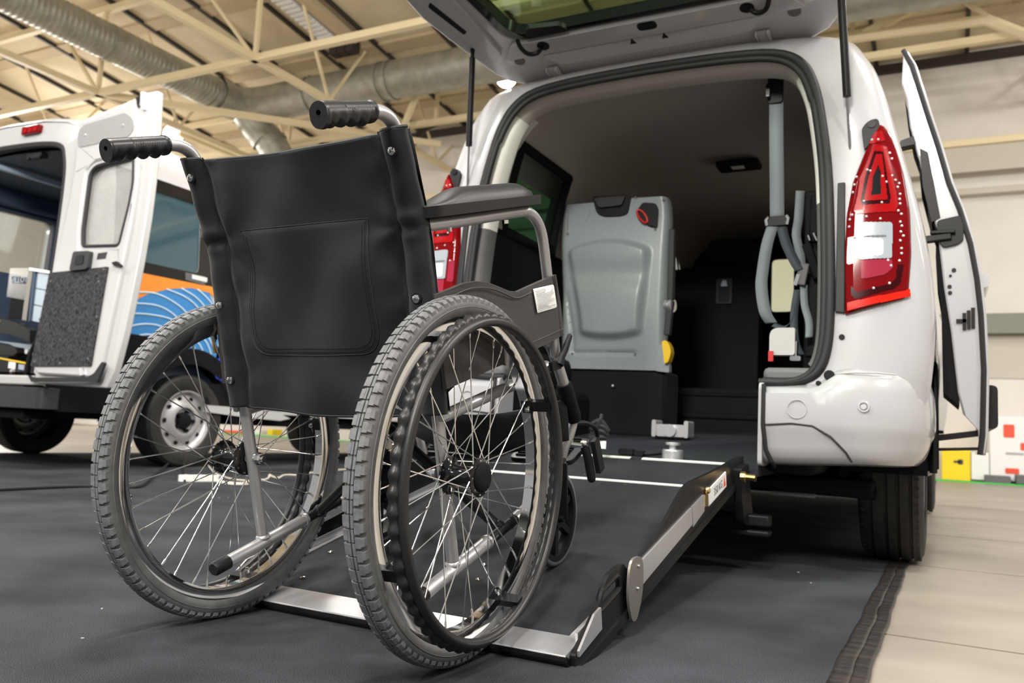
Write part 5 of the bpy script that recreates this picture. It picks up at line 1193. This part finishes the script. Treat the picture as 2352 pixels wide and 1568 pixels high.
for q in (-.06, 0, .055): m.rbox((a.x + q, .708, a.z), (.045, .006, .035), .008)
m.build('brake_light_cell', M['lensbright'], bl)
m = MB(); m.box((XC, 5.75, .72), (1.7, .9, .7)); m.box((XC, 3.4, .36), (1.7, 5.2, .08)); m.box((XC, 1.0, .42), (1.6, .6, .12)); m.build('underbody', M['blackmat'], mb, smooth=False)
# interior
x0, x1 = XC - .86, XC + .84
m = MB(); m.grid([[Vector((x0, y, .60)), Vector((x1, y, .60))] for y in (.70, 4.4)]); m.build('cabin_floor', M['trimdark'], mb)
m = MB(); m.prism([(.72, .60), (4.4, .60), (4.4, 2.12), (.78, 2.12)], [winL[0][::-1], winL[1][::-1]], lambda u, v, w: Vector((x0 + w + .03 * sstep(1.6, 2.1, v), u, v)), 0, .02); m.build('cabin_wall', M['navy'], mb)
m = MB(); m.prism([(.72, .60), (4.4, .60), (4.4, 2.12), (.78, 2.12)], [w[::-1] for w in winR[:2]], lambda u, v, w: Vector((x1 - w - .03 * sstep(1.6, 2.1, v), u, v)), 0, .02); m.build('cabin_wall', M['navy'], mb)
m = MB(); m.grid([[Vector((lerp(x0, x1, t), y, 2.085 + .05 * sin(pi * t))) for t in [i / 8 for i in range(9)]] for y in (.79, 4.4)]); m.box((XC, 4.4, 1.36), (1.7, .03, 1.55)); m.build('cabin_ceiling', M['navymid'], mb)
m = MB(); m.bar((XC - .23, .82, 2.095), (XC - .23, 3.6, 2.095), .045, .03); m.build('light_strip', M['strip'], mb)
m = MB(); m.prism([(.74, 1.96), (.80, 2.10), (4.3, 2.10), (4.3, 1.96)], [], lambda u, v, w: Vector((x0 + .03 + w, u, v)), 0, .10); m.build('wall_locker', M['navy'], mb, bevel=.02)
m = MB(); m.rbox((XC + .30, .80, 2.10), (.16, .05, .035), .01); m.cyl((XC + .24, .79, 2.085), (XC + .24, .77, 2.085), .012); m.cyl((XC + .36, .79, 2.085), (XC + .36, .77, 2.085), .012); m.build('lock_plate', M['black'], mb)
for q in range(3):
    m = MB(); m.rbox((XC - .45 + .0 * q, 1.9 + .85 * q, 1.05), (.46, .12, .75), .08); m.rbox((XC + .35, 2.3 + .85 * q, 1.05), (.46, .12, .75), .08); m.build('passenger_seat', M['navy'], mb, bevel=.02)
# lower black cladding, bumper and sill
m = MB(); m.prism(densify([(.60, .36), (1.20, .36), (1.24, .62), (1.34, .80), (1.50, .90), (1.22, .905), (.70, .905), (.64, .6)]), [], lambda u, v, w: Vector((XC + FW(v) + w, u, v)), -.02, .012); m.build('rear_cladding', M['blackmat'], mb, bevel=.004)
m = MB(); m.prism(round_poly([(-1.0, .56), (1.0, .56), (1.0, .70), (-1.0, .70)], .05, 4), [], lambda u, v, w: Vector((XC + u, v, w)), .37, .50); m.build('rear_bumper', M['darkgrey'], mb, bevel=.012)
m = MB(); m.box((XC + .1, .75, .33), (1.3, .25, .05)); m.tube([(XC + .75, .72, .40), (XC + .95, 1.0, .38)], .02); m.build('tow_beam', M['blackmat'], mb)
# livery
XS_ = XC + .965
def lv(P): return [(U(x, y, 'x', XS_ + .003).y, U(x, y, 'x', XS_ + .003).z) for x, y in P]
def decal(name, P, d0, d1, mt):
    return side(1, densify(lv(P)), [], d0, d1, name, mt, smooth=False)
decal('orange_panel', [(262, 612), (316, 625), (398, 641), (480, 657), (560, 676), (560, 740), (480, 672), (440, 661), (390, 663), (340, 675), (296, 696), (250, 730)], .0015, .006, 'orange')
decal('blue_panel', [(296, 696), (340, 675), (390, 663), (440, 661), (480, 672), (500, 720), (503, 770), (494, 836), (440, 834), (394, 830), (380, 802), (332, 783), (290, 777), (236, 764), (250, 730)], .002, .005, 'blue')
def stroke(P, w=.0125):
    Q = catmull([(a, b, 0) for a, b in lv(P)], 5); m = MB(); G = []
    for i, p in enumerate(Q):
        t = (Q[min(i + 1, len(Q) - 1)] - Q[max(i - 1, 0)]).normalized(); n = Vector((-t.y, t.x, 0)) * w / 2
        G.append([Vector((XC + FW(q.y) + .0075, q.x, q.y)) for q in (p + n, p - n)])
    m.grid(G); m.build('livery_line', M['lblue'], mb, solid=.002)
for P in ([(309, 671), (357, 674), (402, 696), (430, 722), (455, 765)], [(302, 696), (357, 701), (394, 719), (425, 750)], [(298, 720), (340, 722), (394, 734), (425, 765), (440, 800)], [(294, 750), (335, 744), (374, 752), (410, 782)], [(296, 776), (340, 768), (375, 778)], [(382, 664), (425, 682), (455, 708), (480, 750)], [(416, 662), (447, 681), (469, 704), (490, 740)], [(453, 664), (475, 684), (495, 710)], [(384, 798), (419, 804), (447, 826)], [(408, 781), (439, 792), (464, 828)], [(433, 772), (458, 792), (476, 833)], [(453, 764), (475, 789), (488, 826)], [(469, 758), (489, 795)]):
    stroke(P)
decal('lower_black', [(484, 880), (700, 900), (900, 920), (900, 950), (640, 944), (470, 930)], .0015, .006, 'blackmat')
decal('sill_strip', [(474, 930), (600, 940), (640, 950), (664, 961), (640, 966), (560, 958), (474, 946)], -.01, .035, 'white2')
decal('window_label', [(425, 625), (470, 635), (470, 655), (425, 642)], .006, .010, 'trimgrey'); decal('window_label', [(440, 630), (475, 638), (474, 648), (440, 640)], .0105, .012, 'paper')
c = Vector((XS_ + .004, U(507, 850, 'x', XS_).y, U(507, 850, 'x', XS_).z))
text('livery_letter', 'C', .26, M['ink2'], mb, Matrix(((0, 0, 1, c.x), (1, 0, 0, c.y), (0, 1, 0, c.z), (0, 0, 0, 1))), .002)
# wheels
for (sx, y) in ((1, 1.71), (-1, 1.71), (1, 5.15), (-1, 5.15)):
    c = Vector((XC + sx * .86, y, .335))
    m = MB(); m.lathe([(-.09, .22), (-.105, .27), (-.10, .315), (-.08, .332), (0, .335), (.08, .332), (.10, .315), (.105, .27), (.09, .222)], c, 'x', 64, sgn=sx); w = m.build('wheel_tyre', M['tyre'], mb)
    m = MB(); m.lathe([(.07, .228), (.088, .226), (.088, .212), (.070, .205), (.055, .195), (.050, .18), (.068, .150), (.082, .110), (.080, .095), (.055, .085), (.050, .06), (.050, .0001)], c, 'x', 48, sgn=sx); r_ = m.build('wheel_rim', M['wheelsilver'], w, ang=50)
    for k in range(10):
        a = 2 * pi * k / 10; p = c + Vector((sx * .0605, .164 * cos(a), .164 * sin(a))); m = MB(); m.tube([p, p + Vector((sx * .005, 0, 0))], .0165, 14); m.build('rim_hole', M['blackmat'], r_)
    m = MB(); m.lathe([(.05, .062), (.085, .055), (.092, .03), (.092, .0001)], c, 'x', 24, sgn=sx)
    for k in range(5):
        a = 2 * pi * k / 5; p = c + Vector((sx * .05, .072 * cos(a), .072 * sin(a))); m.cyl(p, p + Vector((sx * .04, 0, 0)), .013, 8)
    m.build('wheel_hub', M['blackmat'], r_)
    m = MB(); P = [(y + .50 * cos(a), .345 + .52 * sin(a)) for a in [pi * i / 24 - .05 for i in range(25)]] + [(y + .40 * cos(a), .345 + .40 * sin(a)) for a in [pi * (24 - i) / 24 for i in range(25)]]
    m.prism(P, [], lambda u, v, w_: Vector((XC + sx * (FW(v) + w_), u, v)), -.03, .014); m.build('arch_trim', M['blackmat'], mb, bevel=.004)
    m = MB(); m.grid([[Vector((XC + sx * q, y + .42 * cos(a), .345 + .42 * sin(a))) for q in (.55, .95)] for a in [pi * i / 16 for i in range(17)]]); m.box((XC + sx * .56, y, .55), (.02, .85, .5)); m.build('arch_liner', M['blackmat'], mb)
# open rear door (hinged at the right corner, folded out)
DP0, DN = (0, .565, .5), Vector((0, 1, -.07))
def DQ(L): return [(UP(x, y, DP0, DN).x, UP(x, y, DP0, DN).z) for x, y in L]
def DF(u, v, w): return Vector((u, .565 + .07 * (v - .5) - w, v))      # w towards the viewer
out = DQ([(191, 275), (322, 222), (324, 215), (361, 208), (355, 330), (345, 420), (335, 500), (318, 600), (300, 690), (285, 760), (262, 850), (245, 891), (86, 881), (80, 862), (95, 770), (118, 660), (140, 560), (160, 470), (172, 400), (178, 330), (184, 285)])
win = round_poly(DQ([(226, 384), (313, 359), (312, 420), (303, 470), (279, 566), (196, 568), (196, 530), (213, 400)]), .03, 4)
m = MB(); m.prism(out, [win[::-1]], DF, -.05, .0); door = m.build('rear_door', M['white2'], mb, ang=30, bevel=.008, label='white rear door standing open')
inner = DQ([(192, 285), (318, 238), (326, 300), (322, 420), (308, 520), (288, 620), (262, 740), (240, 850), (222, 868), (98, 860), (86, 845), (100, 770), (124, 655), (146, 560), (166, 468), (178, 400), (184, 330)])
wing = round_poly(DQ([(222, 376), (320, 350), (318, 420), (308, 476), (284, 573), (190, 575), (190, 525), (207, 395)]), .03, 4)
m = MB(); m.prism(inner, [wing[::-1]], DF, -.01, .030); m.build('inner_panel', M['white2'], door, ang=30, bevel=.014, bseg=3)
m = MB(); m.prism(wing, [win[::-1]], DF, -.03, .020); m.build('window_surround', M['white2'], door, bevel=.008)
m = MB(); m.tube([DF(u, v, .012) for u, v in win], .014, 8, closed=True); m.build('window_seal', M['seal'], door)
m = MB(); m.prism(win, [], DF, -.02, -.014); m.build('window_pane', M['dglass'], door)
def dp(name, L, w0, w1, mt, rr=.0, bev=.0, parent=door):
    m = MB(); m.prism(round_poly(DQ(L), rr, 4) if rr else DQ(L), [], DF, w0, w1); return m.build(name, M[mt], parent, bevel=bev)
dp('upper_board', [(190, 341), (190, 306), (204, 291), (298, 263), (314, 276), (318, 300), (305, 318), (200, 341)], .026, .034, 'greypad', .02)
dp('lower_board', [(127, 629), (261, 615), (222, 842), (84, 842)], .028, .040, 'felt', .01)
hd = dp('door_handle', [(188, 582), (226, 580), (220, 622), (179, 626)], .030, .060, 'darkgrey', .02, .008); dp('handle_recess', [(196, 592), (214, 590), (211, 611), (192, 613)], .058, .0645, 'black', .012, 0, hd)
dp('grey_sticker', [(236, 584), (257, 581), (253, 596), (233, 598)], .030, .0325, 'darkgrey')
dp('latch', [(271, 606), (282, 603), (293, 612), (292, 616), (276, 613)], .030, .045, 'black'); dp('top_latch', [(315, 226), (322, 222), (320, 240), (323, 246), (316, 245), (318, 236)], .0, .012, 'black')
dp('lock_rod_cover', [(329, 214), (338, 213), (337, 254), (331, 252)], 0, .02, 'boothwhite', .01, .004)
dp('bottom_seal', [(80, 862), (90, 868), (215, 868), (232, 858), (250, 832), (256, 834), (240, 878), (88, 878)], .028, .046, 'seal', .01, .004); dp('door_catch', [(197, 846), (205, 846), (207, 862), (199, 864)], .03, .045, 'alu', .006)
for (x, y) in ((130, 649), (252, 622), (216, 826), (94, 832), (152, 836), (120, 677), (240, 650), (236, 730), (105, 735)):
    m = MB(); p = UP(x, y, DP0, DN) - Vector((0, .038, 0)); m.sphere(p, .008, 8, 5); m.build('panel_clip', M['trimgrey'], door)
for (x, y) in ((208, 314), (294, 292)):
    m = MB(); p = UP(x, y, DP0, DN) - Vector((0, .033, 0)); m.sphere(p, .009, 8, 5); m.build('panel_clip', M['alu'], door)
for s_ in (.75, 1.35, 1.95):
    m = MB(); m.tube([(XC + .945, yb_(s_) + .03, s_ - .05), (XC + .945, yb_(s_) + .03, s_ + .05)], .018, 10); m.build('door_hinge', M['white2'], mb)
# passenger lift folded in the rear opening
lift = MB(); YL = .86
def LP(L): return [(U(x, y, 'y', YL).x, U(x, y, 'y', YL).z) for x, y in L]
def lp(name, L, y0_, y1_, mt, parent, bev=.003):
    m = MB(); m.prism(LP(L), [], lambda u, v, w: Vector((u, w, v)), y0_, y1_); return m.build(name, M[mt], parent, bevel=bev, smooth=False)
lf = lp('passenger_lift', [(66, 612), (76, 616), (64, 738), (50, 735)], YL, YL + .05, 'plate', mb)
for k in range(3):
    a0, a1 = 624 + 38 * k, 660 + 38 * k
    lp('lift_slat', [(82 - (a0 - 624) * .11, a0), (190, a0 + 22), (184, a1 + 22), (82 - (a1 - 624) * .11, a1)], YL + .01, YL + .035, 'slat', lf)
lp('lift_rail', [(70, 614), (190, 634), (190, 640), (70, 622)], YL - .01, YL + .02, 'alu', lf); lp('lift_post', [(75, 620), (82, 622), (68, 738), (60, 738)], YL, YL + .03, 'navy', lf)
lp('lift_mesh', [(20, 648), (56, 652), (46, 732), (8, 730)], YL + .03, YL + .04, 'trimdark', lf)
lp('clear_cover', [(16, 614), (66, 613), (60, 690), (8, 680)], YL + .02, YL + .024, 'clearplastic', lf)
c = Vector((U(39, 642, 'y', YL).x, YL + .015, U(39, 642, 'y', YL).z))
lp('name_plate', [(22, 633), (56, 636), (54, 650), (20, 648)], YL + .017, YL + .020, 'black', lf)
text('name_letters', 'VILLOT', .060, M['slat'], lf, Matrix(((1, 0, 0, c.x), (0, 0, -1, c.y), (0, 1, 0, c.z), (0, 0, 0, 1))), .001)
lp('lift_arm', [(-30, 722), (60, 742), (95, 760), (95, 790), (50, 772), (-30, 760)], YL - .08, YL - .02, 'black', lf); lp('lift_arm', [(-30, 785), (20, 792), (62, 800), (66, 812), (56, 820), (-30, 815)], YL - .08, YL - .02, 'black', lf)
lp('lift_tray', [(-30, 780), (86, 792), (90, 822), (66, 812), (20, 790)], YL, YL + .1, 'slat', lf)
lp('lift_base', [(8, 822), (80, 838), (80, 868), (8, 864)], YL - .06, YL + .02, 'black', lf); lp('yellow_edge', [(18, 822), (80, 834), (80, 838), (18, 826)], YL - .07, YL - .05, 'yellow', lf); lp('yellow_edge', [(10, 865), (78, 868), (78, 873), (10, 871)], YL - .08, YL - .05, 'yellow', lf)
lp('yellow_plate', [(-20, 840), (10, 832), (8, 843), (-20, 850)], YL - .06, YL - .04, 'yellow', lf); lp('white_plate', [(-20, 815), (13, 822), (9, 834), (-20, 842)], YL - .06, YL - .04, 'paper', lf)
lp('base_plate', [(-20, 872), (95, 876), (95, 892), (-20, 890)], YL - .12, YL - .05, 'white2', lf)
lp('label', [(42, 832), (58, 834), (56, 850), (40, 847)], YL - .066, YL - .062, 'paper', lf); lp('label', [(64, 838), (78, 840), (76, 852), (64, 850)], YL - .066, YL - .062, 'slat', lf)
for (x, y) in ((60, 807), (25, 853), (-5, 738)):
    m = MB(); p = U(x, y, 'y', YL - .085); m.cyl(p, p + Vector((0, .02, 0)), .016, 12); m.build('pivot_bolt', M['alu'], lf)
m = MB(); m.tube(catmull([U(x, y, 'y', YL - .14) for x, y in ((88, 766), (82, 785), (72, 805), (65, 830), (60, 860), (60, 880), (68, 890), (92, 893))], 5), .012, 8); m.build('hose', M['black'], lf)
